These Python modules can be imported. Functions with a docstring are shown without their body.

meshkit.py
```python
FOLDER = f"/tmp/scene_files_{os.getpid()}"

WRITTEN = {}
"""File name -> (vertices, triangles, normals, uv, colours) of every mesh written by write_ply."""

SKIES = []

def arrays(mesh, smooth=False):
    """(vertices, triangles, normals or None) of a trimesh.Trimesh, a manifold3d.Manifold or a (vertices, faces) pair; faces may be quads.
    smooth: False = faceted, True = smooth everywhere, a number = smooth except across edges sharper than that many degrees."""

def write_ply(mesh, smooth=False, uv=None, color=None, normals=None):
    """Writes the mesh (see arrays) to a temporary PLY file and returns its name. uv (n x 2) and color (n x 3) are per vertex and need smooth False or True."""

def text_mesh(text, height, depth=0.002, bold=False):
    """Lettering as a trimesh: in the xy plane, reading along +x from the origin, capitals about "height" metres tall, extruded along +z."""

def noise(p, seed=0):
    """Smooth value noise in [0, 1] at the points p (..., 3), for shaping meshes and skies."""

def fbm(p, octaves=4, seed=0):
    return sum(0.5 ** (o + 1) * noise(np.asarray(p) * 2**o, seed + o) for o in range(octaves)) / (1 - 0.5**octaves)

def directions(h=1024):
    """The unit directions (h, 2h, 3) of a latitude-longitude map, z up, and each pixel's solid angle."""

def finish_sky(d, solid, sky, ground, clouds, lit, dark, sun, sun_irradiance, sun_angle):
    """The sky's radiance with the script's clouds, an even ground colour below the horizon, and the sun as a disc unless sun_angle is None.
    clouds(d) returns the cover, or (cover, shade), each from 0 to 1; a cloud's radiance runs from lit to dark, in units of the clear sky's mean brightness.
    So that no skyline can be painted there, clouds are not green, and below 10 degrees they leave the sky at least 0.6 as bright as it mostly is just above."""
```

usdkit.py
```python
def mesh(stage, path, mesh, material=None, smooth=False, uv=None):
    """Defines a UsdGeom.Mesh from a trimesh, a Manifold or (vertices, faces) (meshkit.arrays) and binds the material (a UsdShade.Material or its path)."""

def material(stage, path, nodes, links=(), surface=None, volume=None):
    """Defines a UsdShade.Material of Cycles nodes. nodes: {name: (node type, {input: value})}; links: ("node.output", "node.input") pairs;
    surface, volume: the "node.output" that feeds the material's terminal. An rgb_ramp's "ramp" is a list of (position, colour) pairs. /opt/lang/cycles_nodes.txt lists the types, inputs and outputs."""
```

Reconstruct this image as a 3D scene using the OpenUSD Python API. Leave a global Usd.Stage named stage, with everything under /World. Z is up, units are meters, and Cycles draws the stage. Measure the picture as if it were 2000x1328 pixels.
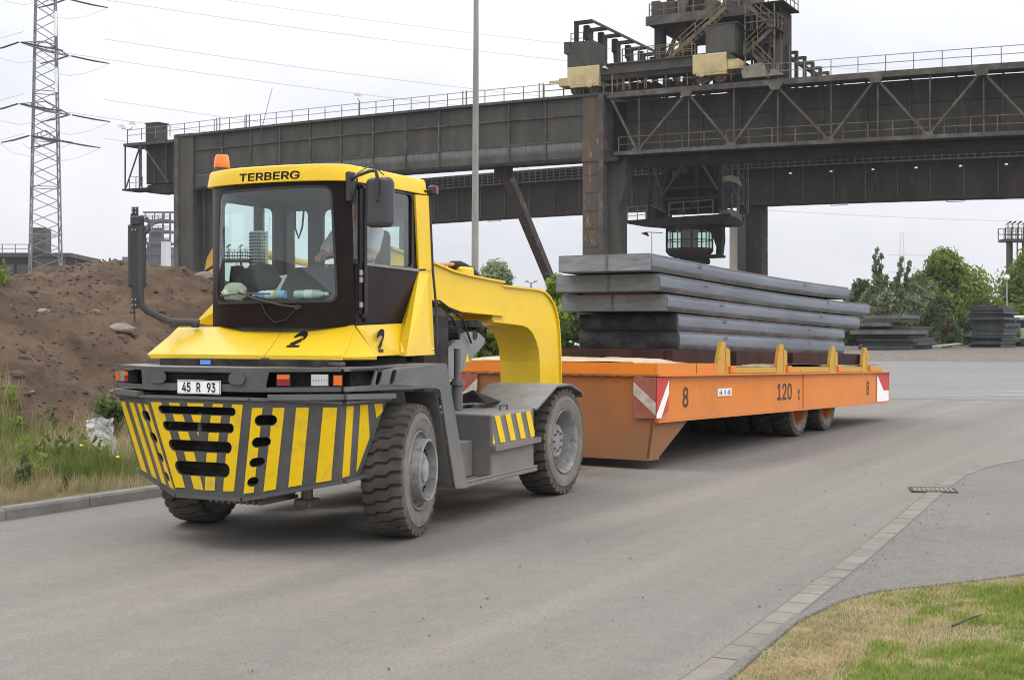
import math, random
import numpy as np, trimesh, manifold3d, shapely
import shapely.geometry as sg
from shapely import affinity
from shapely.ops import unary_union
import usdkit, meshkit
from pxr import Usd, UsdGeom, UsdLux, UsdShade, Gf, Sdf, Vt

stage = Usd.Stage.CreateInMemory()
UsdGeom.SetStageUpAxis(stage, 'Z')
UsdGeom.Xform.Define(stage, '/World')
UsdGeom.Scope.Define(stage, '/World/Looks')

# ---------------------------------------------------------------- camera, sky, sun, exposure
cam = UsdGeom.Camera.Define(stage, '/World/camera')
cam.CreateHorizontalApertureAttr(36.0)
cam.CreateVerticalApertureAttr(36.0 * 679 / 1024)
cam.CreateFocalLengthAttr(36.0 * 2600 / 2000)
cam.CreateVerticalApertureOffsetAttr(-36.0 * 24 / 2000)     # the horizon a little above the middle of the picture
cam.CreateClippingRangeAttr(Gf.Vec2f(0.1, 5000))
cam.AddTranslateOp().Set(Gf.Vec3d(0, 0, 1.755))
cam.AddRotateXOp().Set(90.0)
cam.CreateExposureAttr(-0.02)

SUN_AZ, SUN_EL = math.radians(-75), math.radians(56)        # azimuth from +y towards +x
sun = UsdLux.DistantLight.Define(stage, '/World/sun')
sun.CreateIntensityAttr(0.4); sun.CreateAngleAttr(25.0); sun.CreateNormalizeAttr(True)
sun.CreateColorAttr(Gf.Vec3f(1.0, 0.96, 0.9))
sun.AddRotateZOp().Set(-math.degrees(SUN_AZ)); sun.AddRotateXOp().Set(-(90 - math.degrees(SUN_EL)))

sky = UsdLux.DomeLight.Define(stage, '/World/sky')
sky.CreateIntensityAttr(1.0)
sky.GetPrim().SetCustomDataByKey('kind', 'structure')
sky_mat = usdkit.material(stage, '/World/Looks/overcast_sky', {
    'co': ('texture_coordinate', {}), 'sep': ('separate_xyz', {}), 'up': ('math', {'math_type': 'maximum', 'value2': 0.0}),
    'sky': ('sky_texture', {'sky_type': 'single_scattering', 'sun_disc': False, 'sun_elevation': SUN_EL, 'sun_rotation': SUN_AZ, 'air_density': 1.0, 'aerosol_density': 2.0}),
    'stretch': ('mapping', {'scale': (1.0, 1.0, 2.6), 'location': (3.1, 0.4, 0.2)}),
    'n': ('noise_texture', {'scale': 3.2, 'detail': 5, 'roughness': 0.5, 'distortion': 0.4}),
    'cl': ('rgb_ramp', {'ramp': [(0.30, (6.3, 6.5, 7.0)), (0.5, (7.8, 7.8, 8.15)), (0.66, (8.8, 8.6, 9.0))]}),
    'cie': ('map_range', {'from_min': 0.0, 'from_max': 1.0, 'to_min': 1.0, 'to_max': 3.0, 'clamp': True}),
    'lum': ('combine_xyz', {}), 'mul': ('vector_math', {'math_type': 'multiply'}),
    'mixc': ('mix', {'fac': 0.94}), 'bg': ('background_shader', {'strength': 0.1})},
    [('co.generated', 'sep.vector'), ('sep.z', 'up.value1'), ('co.generated', 'stretch.vector'), ('stretch.vector', 'n.vector'), ('n.fac', 'cl.fac'),
     ('up.value', 'cie.value'), ('cie.result', 'lum.x'), ('cie.result', 'lum.y'), ('cie.result', 'lum.z'), ('cl.color', 'mul.vector1'), ('lum.vector', 'mul.vector2'),
     ('sky.color', 'mixc.color1'), ('mul.vector', 'mixc.color2'), ('mixc.color', 'bg.color')], surface='bg.background')
UsdShade.MaterialBindingAPI.Apply(sky.GetPrim()).Bind(sky_mat)

# ---------------------------------------------------------------- helpers
RNG = np.random.default_rng(7)
used = {}
def numbered(parent, name):
    k = (parent, name); n = used.get(k, 0); used[k] = n + 1
    return f'{parent}/{name}' + (f'_{n:03d}' if n else '')

def tag(prim, label=None, cat=None, group=None, kind=None):
    for k, v in (('label', label), ('category', cat), ('group', group), ('kind', kind)):
        if v: prim.SetCustomDataByKey(k, v)
    return prim

def thing(name, label, cat, loc=(0, 0, 0), rz=0.0, rx=0.0, group=None, scale=None):
    """An Xform at the thing's base; its parts are its children. rz, rx in degrees."""
    x = UsdGeom.Xform.Define(stage, numbered('/World', name))
    x.AddTranslateOp().Set(Gf.Vec3d(*map(float, loc)))
    if rz: x.AddRotateZOp().Set(float(rz))
    if rx: x.AddRotateXOp().Set(float(rx))
    if scale is not None: x.AddScaleOp().Set(Gf.Vec3f(*map(float, scale)))
    return tag(x.GetPrim(), label, cat, group)

def path_of(parent):
    return '/World' if parent is None else str(parent.GetPath())

def part(name, mesh, mat, parent=None, smooth=False, label=None):
    if smooth is True and not isinstance(mesh, list): mesh = TM(mesh.vertices, mesh.faces); mesh.remove_unreferenced_vertices()
    if isinstance(mesh, list): mesh = cat(mesh)
    p = usdkit.mesh(stage, numbered(path_of(parent), name), mesh, mat, smooth=smooth).GetPrim()
    if label: p.SetCustomDataByKey('label', label)
    return p

def solo(name, mesh, mat, label, cat_, group=None, smooth=False):
    return tag(part(name, mesh, mat, None, smooth), label, cat_, group)

def ground_piece(name, mesh, mat, smooth=False, kind='structure'):
    return tag(part(name, mesh, mat, None, smooth), kind=kind)

def copy_of(src, loc, rz=0.0, label=None, group=None, scale=None):
    d = src.GetCustomData(); base = src.GetName()
    if base[-4:-3] == '_' and base[-3:].isdigit(): base = base[:-4]
    x = UsdGeom.Xform.Define(stage, numbered('/World', base))
    x.GetPrim().GetReferences().AddInternalReference(src.GetPath())
    x.ClearXformOpOrder()
    x.AddTranslateOp(opSuffix='c').Set(Gf.Vec3d(*map(float, loc)))
    if rz: x.AddRotateZOp(opSuffix='c').Set(float(rz))
    if scale is not None: x.AddScaleOp(opSuffix='c').Set(Gf.Vec3f(*map(float, scale)))
    x.GetPrim().SetInstanceable(True)
    return tag(x.GetPrim(), label or d.get('label'), d.get('category'), group or d.get('group'))

def TM(v, f):
    return trimesh.Trimesh(np.asarray(v, float), np.asarray(f, int), process=False)

def cat(ms):
    return trimesh.util.concatenate([TM(m.vertices, m.faces) for m in ms])

def box(lo, hi):
    lo, hi = np.minimum(lo, hi), np.maximum(lo, hi)
    m = trimesh.creation.box(hi - lo); m.apply_translation((lo + hi) / 2); return m

def cbox(lo, hi, b=0.015):
    """A box with chamfered edges."""
    lo, hi = np.minimum(lo, hi).astype(float), np.maximum(lo, hi).astype(float)
    b = min(b, (hi - lo).min() * 0.45); pts = []
    for c in np.ndindex(2, 2, 2):
        for ax in range(3):
            p = np.where(c, hi - b, lo + b); p[ax] = (lo, hi)[c[ax]][ax]; pts.append(p)
    h = trimesh.convex.convex_hull(np.array(pts)); return TM(h.vertices, h.faces)

def hull(pts):
    h = trimesh.convex.convex_hull(np.asarray(pts, float)); return TM(h.vertices, h.faces)

def basis(d):
    d = np.asarray(d, float); d = d / np.linalg.norm(d)
    a = np.cross(d, [0, 0, 1.0] if abs(d[2]) < 0.95 else [1.0, 0, 0]); a /= np.linalg.norm(a)
    return d, a, np.cross(a, d)

def bar(p0, p1, w, h=None):
    """A rectangular bar; w sideways, h in the upright direction."""
    h = h or w; p0, p1 = np.asarray(p0, float), np.asarray(p1, float)
    d, a, b = basis(p1 - p0)
    v = [p + s * a * w / 2 + t * b * h / 2 for p in (p0, p1) for s, t in ((-1, -1), (1, -1), (1, 1), (-1, 1))]
    f = [(0, 1, 2), (0, 2, 3), (4, 6, 5), (4, 7, 6)] + [q for i in range(4) for j in [(i + 1) % 4] for q in ((i, i + 4, j), (j, i + 4, j + 4))]
    return TM(v, f)

def tube(pts, r, sides=8, caps=True):
    p = np.asarray(pts, float); r = np.broadcast_to(r, (len(p),)); t = np.gradient(p, axis=0)
    d, a, b = basis(t[0]); rings = []; ang = np.arange(sides) * 2 * np.pi / sides
    for i in range(len(p)):
        d = t[i] / (np.linalg.norm(t[i]) + 1e-12); a = a - d * (a @ d); a /= np.linalg.norm(a); b = np.cross(d, a)
        rings.append(p[i] + r[i] * (np.cos(ang)[:, None] * a + np.sin(ang)[:, None] * b))
    return loft(rings, caps)

def loft(rings, caps=True):
    n, k = len(rings[0]), len(rings); v = np.vstack(rings); f = []
    for i in range(k - 1):
        for j in range(n):
            q = (j + 1) % n
            f += [(i * n + j, i * n + q, (i + 1) * n + q), (i * n + j, (i + 1) * n + q, (i + 1) * n + j)]
    if caps:
        v = np.vstack([v, np.mean(rings[0], 0), np.mean(rings[-1], 0)])
        for j in range(n):
            q = (j + 1) % n
            f += [(n * k, q, j), (n * k + 1, (k - 1) * n + j, (k - 1) * n + q)]
    return TM(v, f)

def cyl(p0, p1, r, sides=16):
    return tube([p0, p1], r, sides)

def spun(profile, o, axis, sides=40):
    """A profile of (radius, height) turned about axis from o."""
    d, a, b = basis(axis); ang = np.arange(sides) * 2 * np.pi / sides
    return loft([np.asarray(o) + d * h + max(r, 1e-4) * (np.cos(ang)[:, None] * a + np.sin(ang)[:, None] * b) for r, h in profile], False)

def poly(pts, holes=()):
    return sg.Polygon(pts, holes)

def extr(p, o, ex, ey, t):
    """The flat shape p (shapely, in metres) stood up at o along ex, ey and given the thickness t along ex x ey."""
    ex, ey = np.asarray(ex, float), np.asarray(ey, float); n = np.cross(ex, ey); n /= np.linalg.norm(n)
    out = []
    for g in getattr(p, 'geoms', [p]):
        if g.is_empty or g.geom_type != 'Polygon': continue
        m = trimesh.creation.extrude_polygon(g, 1.0, engine='earcut'); v = m.vertices
        out.append(TM(np.asarray(o) + v[:, :1] * ex + v[:, 1:2] * ey + v[:, 2:] * n * t, m.faces))
    return cat(out)

def quad_sheet(p, q, t=0.012, lift=0.0):
    """Shape p in the unit square of the quad q (four corners, round), extruded by t outwards and lifted."""
    q = [np.asarray(x, float) for x in q]; n = np.cross(q[1] - q[0], q[3] - q[0]); n /= np.linalg.norm(n); out = []
    for g in getattr(p, 'geoms', [p]):
        if g.is_empty or g.geom_type != 'Polygon': continue
        m = trimesh.creation.extrude_polygon(g, 1.0, engine='earcut'); s, r, h = m.vertices.T[:, :, None]
        out.append(TM((1 - s) * (1 - r) * q[0] + s * (1 - r) * q[1] + s * r * q[2] + (1 - s) * r * q[3] + n * (lift + h * t), m.faces))
    return cat(out)

def text_at(text, h, o, ex, ey, t=0.003, bold=False, sx=1.0, centre=False):
    m = meshkit.text_mesh(text, h, 1.0, bold); v = m.vertices.copy()
    if centre: v[:, 0] -= (v[:, 0].min() + v[:, 0].max()) / 2
    ex, ey = np.asarray(ex, float), np.asarray(ey, float); ex /= np.linalg.norm(ex); ey /= np.linalg.norm(ey); n = np.cross(ex, ey)
    return TM(np.asarray(o) + v[:, :1] * sx * ex + v[:, 1:2] * ey + v[:, 2:] * n * t, m.faces)

def grid_mesh(X, Y, Z):
    r, c = X.shape; v = np.stack([X, Y, Z], -1).reshape(-1, 3); i = np.arange(r * c).reshape(r, c)
    q = np.stack([i[:-1, :-1], i[:-1, 1:], i[1:, 1:], i[1:, :-1]], -1).reshape(-1, 4)
    return TM(v, np.vstack([q[:, [0, 1, 2]], q[:, [0, 2, 3]]]))

def ribbon(pts, offs, z):
    """A strip along a ground line between two sideways offsets (left positive)."""
    p = np.asarray(pts, float); t = np.gradient(p, axis=0); t /= np.linalg.norm(t, axis=1, keepdims=True); n = np.stack([-t[:, 1], t[:, 0]], 1)
    a, b = p + n * offs[0], p + n * offs[1]
    return grid_mesh(np.stack([a[:, 0], b[:, 0]]), np.stack([a[:, 1], b[:, 1]]), np.full((2, len(p)), z))

def instancer(name, protos, pos, idx, rots, scales, kind='stuff'):
    pi = UsdGeom.PointInstancer.Define(stage, numbered('/World', name))
    targets = []
    for k, (m, mat) in enumerate(protos):
        targets.append(usdkit.mesh(stage, f'{pi.GetPath()}/protos/clump_{k:03d}' if k else f'{pi.GetPath()}/protos/clump', m, mat).GetPath())
    pi.CreatePrototypesRel().SetTargets(targets)
    pi.CreatePositionsAttr(Vt.Vec3fArray.FromNumpy(np.asarray(pos, np.float32)))
    pi.CreateProtoIndicesAttr(Vt.IntArray.FromNumpy(np.asarray(idx, np.int32)))
    pi.CreateOrientationsAttr(Vt.QuathArray([Gf.Quath(float(math.cos(a / 2)), 0, 0, float(math.sin(a / 2))) for a in rots]))
    s = np.asarray(scales, np.float32); s = np.repeat(s[:, None], 3, 1) if s.ndim == 1 else s
    pi.CreateScalesAttr(Vt.Vec3fArray.FromNumpy(s))
    return tag(pi.GetPrim(), kind=kind)

# ---------------------------------------------------------------- materials
def mat(name, col, rough=0.6, alt=None, scale=3.0, lo=0.42, hi=0.62, fac=1.0, detail=6, bump=0.0, bscale=40.0, metal=0.0, coat=0.0, spec=0.5, space='object', stretch=(1, 1, 1),
        dust=None, dust_z=(0.0, 1.0), dust_fac=0.8, top=None, top_fac=0.6, spots=None, spot_scale=9.0, spot_at=(0.62, 0.68), vary=0.0):
    """A paint, metal, earth or concrete: the base colour with noise patches of alt, a dust that thins upwards, spots, a fine relief."""
    N = {'co': ('texture_coordinate', {}), 'geo': ('geometry', {}), 'map': ('mapping', {'scale': stretch}), 'p': ('principled_bsdf', {'roughness': rough, 'metallic': metal, 'coat_weight': coat, 'specular_ior_level': spec, 'base_color': col})}
    src = 'co.object' if space == 'object' else 'geo.position'
    L = [(src, 'map.vector')]; cur = None
    def put(c2, facout, blend='mix'):
        nonlocal cur
        k = f'mx{len(N)}'; N[k] = ('mix', {'mix_type': blend, 'color1': col, 'color2': c2}); L.append((facout, f'{k}.fac'))
        if cur: L.append((cur, f'{k}.color1'))
        cur = f'{k}.color'
    if alt is not None:
        N['n1'] = ('noise_texture', {'scale': scale, 'detail': detail, 'roughness': 0.6}); N['r1'] = ('map_range', {'from_min': lo, 'from_max': hi, 'to_max': fac, 'clamp': True})
        L += [('map.vector', 'n1.vector'), ('n1.fac', 'r1.value')]; put(alt, 'r1.result')
    if spots is not None:
        N['n2'] = ('noise_texture', {'scale': spot_scale, 'detail': 8, 'roughness': 0.7}); N['r2'] = ('map_range', {'from_min': spot_at[0], 'from_max': spot_at[1], 'clamp': True})
        L += [('map.vector', 'n2.vector'), ('n2.fac', 'r2.value')]; put(spots, 'r2.result')
    if dust is not None:
        N['sz'] = ('separate_xyz', {}); N['r3'] = ('map_range', {'from_min': dust_z[1], 'from_max': dust_z[0], 'to_max': dust_fac, 'clamp': True})
        N['n3'] = ('noise_texture', {'scale': 5.0, 'detail': 7, 'roughness': 0.65}); N['r4'] = ('map_range', {'from_min': 0.3, 'from_max': 0.7, 'to_min': 0.35, 'clamp': True}); N['m3'] = ('math', {'math_type': 'multiply'})
        L += [(src, 'sz.vector'), ('sz.z', 'r3.value'), ('map.vector', 'n3.vector'), ('n3.fac', 'r4.value'), ('r3.result', 'm3.value1'), ('r4.result', 'm3.value2')]; put(dust, 'm3.value')
    if top is not None:
        N['gn'] = ('geometry', {}); N['sn'] = ('separate_xyz', {}); N['r5'] = ('map_range', {'from_min': 0.55, 'from_max': 0.95, 'to_max': top_fac, 'clamp': True}); N['n5'] = ('noise_texture', {'scale': 7.0, 'detail': 6, 'roughness': 0.65}); N['r6'] = ('map_range', {'from_min': 0.3, 'from_max': 0.6, 'to_min': 0.3, 'clamp': True}); N['m5'] = ('math', {'math_type': 'multiply'})
        L += [('gn.true_normal', 'sn.vector'), ('sn.z', 'r5.value'), ('map.vector', 'n5.vector'), ('n5.fac', 'r6.value'), ('r5.result', 'm5.value1'), ('r6.result', 'm5.value2')]; put(top, 'm5.value')
    if vary:
        N['oi'] = ('object_info', {}); N['rv'] = ('map_range', {'to_min': 1 - vary, 'to_max': 1 + vary}); N['hv'] = ('hsv', {'color': col})
        L += [('oi.random', 'rv.value'), ('rv.result', 'hv.value')]
        if cur: L.append((cur, 'hv.color'))
        cur = 'hv.color'
    if cur: L.append((cur, 'p.base_color'))
    if bump:
        N['nb'] = ('noise_texture', {'scale': bscale, 'detail': 5, 'roughness': 0.6}); N['b'] = ('bump', {'strength': bump, 'distance': 0.02})
        L += [('map.vector', 'nb.vector'), ('nb.fac', 'b.height'), ('b.normal', 'p.normal')]
    return usdkit.material(stage, '/World/Looks/' + name, N, L, surface='p.BSDF')

def leafmat(name, c1, c2, trans=0.35, scale=0.8, dry=None):
    N = {'geo': ('geometry', {}), 'n': ('noise_texture', {'scale': scale, 'detail': 3}), 'r': ('rgb_ramp', {'ramp': [(0.35, c1), (0.65, c2)]}),
         'rr': ('map_range', {'to_min': 0.7, 'to_max': 1.3}), 'hv': ('hsv', {}), 'd': ('principled_bsdf', {'roughness': 0.6, 'specular_ior_level': 0.3}), 't': ('translucent_bsdf', {}), 'm': ('mix_closure', {'fac': trans})}
    L = [('geo.position', 'n.vector'), ('n.fac', 'r.fac'), ('r.color', 'hv.color'), ('geo.random_per_island', 'rr.value'), ('rr.result', 'hv.value'), ('hv.color', 'd.base_color'), ('hv.color', 't.color'), ('d.BSDF', 'm.closure1'), ('t.BSDF', 'm.closure2')]
    if dry:
        N['gt'] = ('math', {'math_type': 'greater_than', 'value2': 0.62}); N['md'] = ('mix', {'color2': dry}); L = [x for x in L if x != ('r.color', 'hv.color')]
        L += [('geo.random_per_island', 'gt.value1'), ('gt.value', 'md.fac'), ('r.color', 'md.color1'), ('md.color', 'hv.color')]
    return usdkit.material(stage, '/World/Looks/' + name, N, L, surface='m.closure')

def glassmat(name, tint, rough=0.0):
    return usdkit.material(stage, '/World/Looks/' + name, {'f': ('layer_weight', {'blend': 0.5}), 'pw': ('math', {'math_type': 'power', 'value2': 4.5}), 'ma': ('math', {'math_type': 'multiply_add', 'value2': 0.85, 'value3': 0.06}), 't': ('transparent_bsdf', {'color': tint}), 'g': ('glossy_bsdf', {'roughness': rough, 'color': (1, 1, 1)}), 'm': ('mix_closure', {})},
                           [('f.facing', 'pw.value1'), ('pw.value', 'ma.value1'), ('ma.value', 'm.fac'), ('t.BSDF', 'm.closure1'), ('g.BSDF', 'm.closure2')], surface='m.closure')

def lampmat(name, col, rough=0.15):
    return usdkit.material(stage, '/World/Looks/' + name, {'p': ('principled_bsdf', {'base_color': col, 'roughness': rough, 'coat_weight': 0.6})}, surface='p.BSDF')

M = {}
def roadmat(name, c0, c1, c2, ang, speck):
    """Asphalt: long dusty bands along the road, blotches, and a fine chipping speckle."""
    N = {'geo': ('geometry', {}), 'mp': ('mapping', {'rotation': (0, 0, math.radians(ang)), 'scale': (1, 1, 1)}), 'ms': ('mapping', {'scale': (1.5, 0.05, 1)}), 'n1': ('noise_texture', {'scale': 0.8, 'detail': 5, 'roughness': 0.55}), 'n2': ('noise_texture', {'scale': 0.35, 'detail': 8, 'roughness': 0.6}),
         'n3': ('noise_texture', {'scale': 42, 'detail': 5, 'roughness': 0.75}), 'v': ('voronoi_texture', {'scale': 75}), 'r1': ('map_range', {'from_min': 0.36, 'from_max': 0.66, 'clamp': True}), 'r2': ('map_range', {'from_min': 0.40, 'from_max': 0.70, 'to_max': 0.8, 'clamp': True}),
         'r3': ('map_range', {'from_min': 0.3, 'from_max': 0.7, 'to_min': 1 - speck, 'to_max': 1 + speck}), 'm1': ('mix', {'color1': c0, 'color2': c1}), 'm2': ('mix', {'color2': c2}), 'h': ('hsv', {}), 'b': ('bump', {'strength': 0.35, 'distance': 0.012}), 'p': ('principled_bsdf', {'roughness': 0.85, 'specular_ior_level': 0.35}),
         'n4': ('noise_texture', {'scale': 6, 'detail': 6, 'roughness': 0.7}), 'r4': ('map_range', {'from_min': 0.35, 'from_max': 0.65, 'to_min': 0.93, 'to_max': 1.06}), 'mm': ('math', {'math_type': 'multiply'})}
    L = [('geo.position', 'mp.vector'), ('mp.vector', 'ms.vector'), ('ms.vector', 'n1.vector'), ('geo.position', 'n2.vector'), ('geo.position', 'n3.vector'), ('geo.position', 'n4.vector'), ('n1.fac', 'r1.value'), ('n2.fac', 'r2.value'), ('n3.fac', 'r3.value'), ('n4.fac', 'r4.value'), ('r1.result', 'm1.fac'), ('m1.color', 'm2.color1'), ('r2.result', 'm2.fac'),
         ('m2.color', 'h.color'), ('r3.result', 'mm.value1'), ('r4.result', 'mm.value2'), ('mm.value', 'h.value'), ('h.color', 'p.base_color'), ('n3.fac', 'b.height'), ('b.normal', 'p.normal')]
    return usdkit.material(stage, '/World/Looks/' + name, N, L, surface='p.BSDF')
M['asphalt'] = roadmat('asphalt', (0.143, 0.133, 0.117), (0.205, 0.188, 0.161), (0.172, 0.161, 0.144), 29.3, 0.26)
M['asphalt_dark'] = roadmat('asphalt_dark', (0.125, 0.119, 0.108), (0.150, 0.142, 0.129), (0.172, 0.160, 0.143), 80, 0.42)
M['yard'] = mat('yard_concrete', (0.160, 0.158, 0.155), 0.9, alt=(0.190, 0.186, 0.180), scale=0.15, lo=0.4, hi=0.65, detail=7, bump=0.1, bscale=20, space='world')
M['gravel'] = mat('gravel', (0.115, 0.10, 0.085), 0.95, alt=(0.17, 0.15, 0.125), scale=2.2, lo=0.4, hi=0.62, detail=9, bump=0.6, bscale=14, space='world')
M['soil'] = mat('soil', (0.074, 0.050, 0.034), 0.95, spec=0.1, alt=(0.122, 0.088, 0.060), scale=0.9, lo=0.40, hi=0.68, detail=10, bump=0.9, bscale=16, space='world', spots=(0.045, 0.028, 0.020), spot_scale=2.3, spot_at=(0.52, 0.72))
M['verge_soil'] = mat('verge_soil', (0.12, 0.095, 0.055), 0.95, alt=(0.10, 0.11, 0.04), scale=1.3, lo=0.4, hi=0.6, detail=8, bump=0.6, bscale=25, space='world')
M['lawn_soil'] = mat('lawn_soil', (0.12, 0.12, 0.035), 0.95, alt=(0.26, 0.20, 0.09), scale=1.8, lo=0.45, hi=0.6, detail=8, bump=0.6, bscale=40, space='world')
M['kerb'] = mat('kerb_concrete', (0.145, 0.136, 0.122), 0.9, alt=(0.19, 0.178, 0.16), scale=4, detail=8, bump=0.2, bscale=60, vary=0.08)
M['gutter'] = mat('gutter_block', (0.168, 0.153, 0.132), 0.9, alt=(0.200, 0.182, 0.156), scale=6, detail=8, bump=0.2, bscale=70, vary=0.09)
M['joint'] = mat('joint_dirt', (0.12, 0.11, 0.095), 0.95)
M['line'] = mat('road_line', (0.5, 0.49, 0.47), 0.8, alt=(0.24, 0.23, 0.21), scale=6, lo=0.45, hi=0.6, space='world')
M['yellow'] = mat('yellow_paint', (0.72, 0.475, 0.006), 0.30, alt=(0.67, 0.44, 0.010), scale=2.5, coat=0.12, spec=0.4, dust=(0.42, 0.33, 0.11), dust_z=(1.45, 1.80), dust_fac=0.30, bump=0.01, bscale=8)
M['stripe'] = mat('stripe_yellow', (0.72, 0.475, 0.006), 0.5, spec=0.3, alt=(0.50, 0.35, 0.04), scale=9, lo=0.52, hi=0.75)
M['black'] = mat('black_paint', (0.0075, 0.0045, 0.004), 0.28, spec=0.16, alt=(0.011, 0.007, 0.006), scale=3)
M['rubber'] = mat('black_rubber', (0.02, 0.02, 0.021), 0.55)
M['plastic'] = mat('mirror_plastic', (0.035, 0.036, 0.040), 0.5, bump=0.05, bscale=200)
M['interior'] = mat('cab_interior', (0.045, 0.045, 0.047), 0.75)
M['grey'] = mat('grey_paint', (0.085, 0.085, 0.083), 0.42, alt=(0.12, 0.118, 0.112), scale=2.2, lo=0.45, hi=0.75, dust=(0.20, 0.18, 0.15), dust_z=(0.25, 1.1), dust_fac=0.7, top=(0.24, 0.225, 0.20), top_fac=0.75, bump=0.02, bscale=20)
M['grey_clean'] = mat('grey_paint_clean', (0.060, 0.060, 0.057), 0.45, spec=0.4, alt=(0.082, 0.081, 0.077), scale=3, spots=(0.12, 0.11, 0.09), spot_scale=10, spot_at=(0.62, 0.75))
M['dark'] = mat('dark_machinery', (0.014, 0.013, 0.012), 0.75, spec=0.2, alt=(0.04, 0.036, 0.032), scale=5)
M['steel'] = mat('bright_steel', (0.45, 0.45, 0.45), 0.35, metal=0.9)
M['rim'] = mat('wheel_rim', (0.20, 0.198, 0.192), 0.6, spec=0.3, alt=(0.30, 0.295, 0.285), scale=7, lo=0.42, hi=0.66, spots=(0.10, 0.075, 0.055), spot_scale=12, spot_at=(0.56, 0.70))
M['tyre'] = mat('tyre_tread', (0.062, 0.056, 0.049), 0.9, spec=0.2, alt=(0.10, 0.09, 0.077), scale=5, bump=0.1, bscale=60)
M['wall'] = mat('tyre_sidewall', (0.125, 0.108, 0.090), 0.9, alt=(0.175, 0.152, 0.127), scale=5, lo=0.4, hi=0.65, bump=0.06, bscale=60)
M['orange'] = mat('orange_paint', (0.60, 0.180, 0.014), 0.45, spec=0.35, alt=(0.50, 0.155, 0.022), scale=1.2, lo=0.45, hi=0.75, dust=(0.30, 0.19, 0.115), dust_z=(-0.05, 0.75), dust_fac=0.9, spots=(0.40, 0.15, 0.045), spot_scale=5, spot_at=(0.60, 0.72))
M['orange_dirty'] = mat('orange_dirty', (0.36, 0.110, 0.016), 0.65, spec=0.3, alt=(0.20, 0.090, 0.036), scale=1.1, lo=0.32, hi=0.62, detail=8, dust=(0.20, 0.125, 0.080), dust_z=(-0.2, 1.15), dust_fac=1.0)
M['hub_orange'] = mat('hub_orange', (0.66, 0.20, 0.025), 0.6, alt=(0.25, 0.11, 0.04), scale=5, lo=0.4, hi=0.65)
M['olive'] = mat('worn_stake_paint', (0.42, 0.27, 0.03), 0.6, alt=(0.62, 0.22, 0.02), scale=4, lo=0.48, hi=0.62, spots=(0.18, 0.13, 0.03), spot_scale=8, spot_at=(0.56, 0.7))
M['rustred'] = mat('rust_red', (0.050, 0.018, 0.013), 0.85, spec=0.2, alt=(0.026, 0.014, 0.011), scale=3)
M['sand'] = mat('sand', (0.52, 0.42, 0.29), 0.95, alt=(0.42, 0.33, 0.22), scale=6, bump=0.5, bscale=50)
M['white'] = mat('white_paint', (0.75, 0.75, 0.74), 0.5)
M['cream'] = mat('worn_cream', (0.42, 0.39, 0.34), 0.6, alt=(0.3, 0.26, 0.21), scale=9)
M['red'] = mat('marker_red', (0.42, 0.035, 0.025), 0.5)
M['red_dirty'] = mat('marker_red_dirty', (0.26, 0.05, 0.035), 0.6, alt=(0.22, 0.09, 0.06), scale=6)
M['ink'] = mat('black_ink', (0.008, 0.007, 0.007), 0.6, spec=0.12)
M['stencil'] = mat('stencil_paint', (0.03, 0.02, 0.015), 0.6, alt=(0.10, 0.05, 0.02), scale=20, lo=0.55, hi=0.7)
M['glass'] = glassmat('cab_glass', (0.90, 0.965, 0.955))
M['glass_far'] = glassmat('crane_cab_glass', (0.72, 0.84, 0.80))
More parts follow.
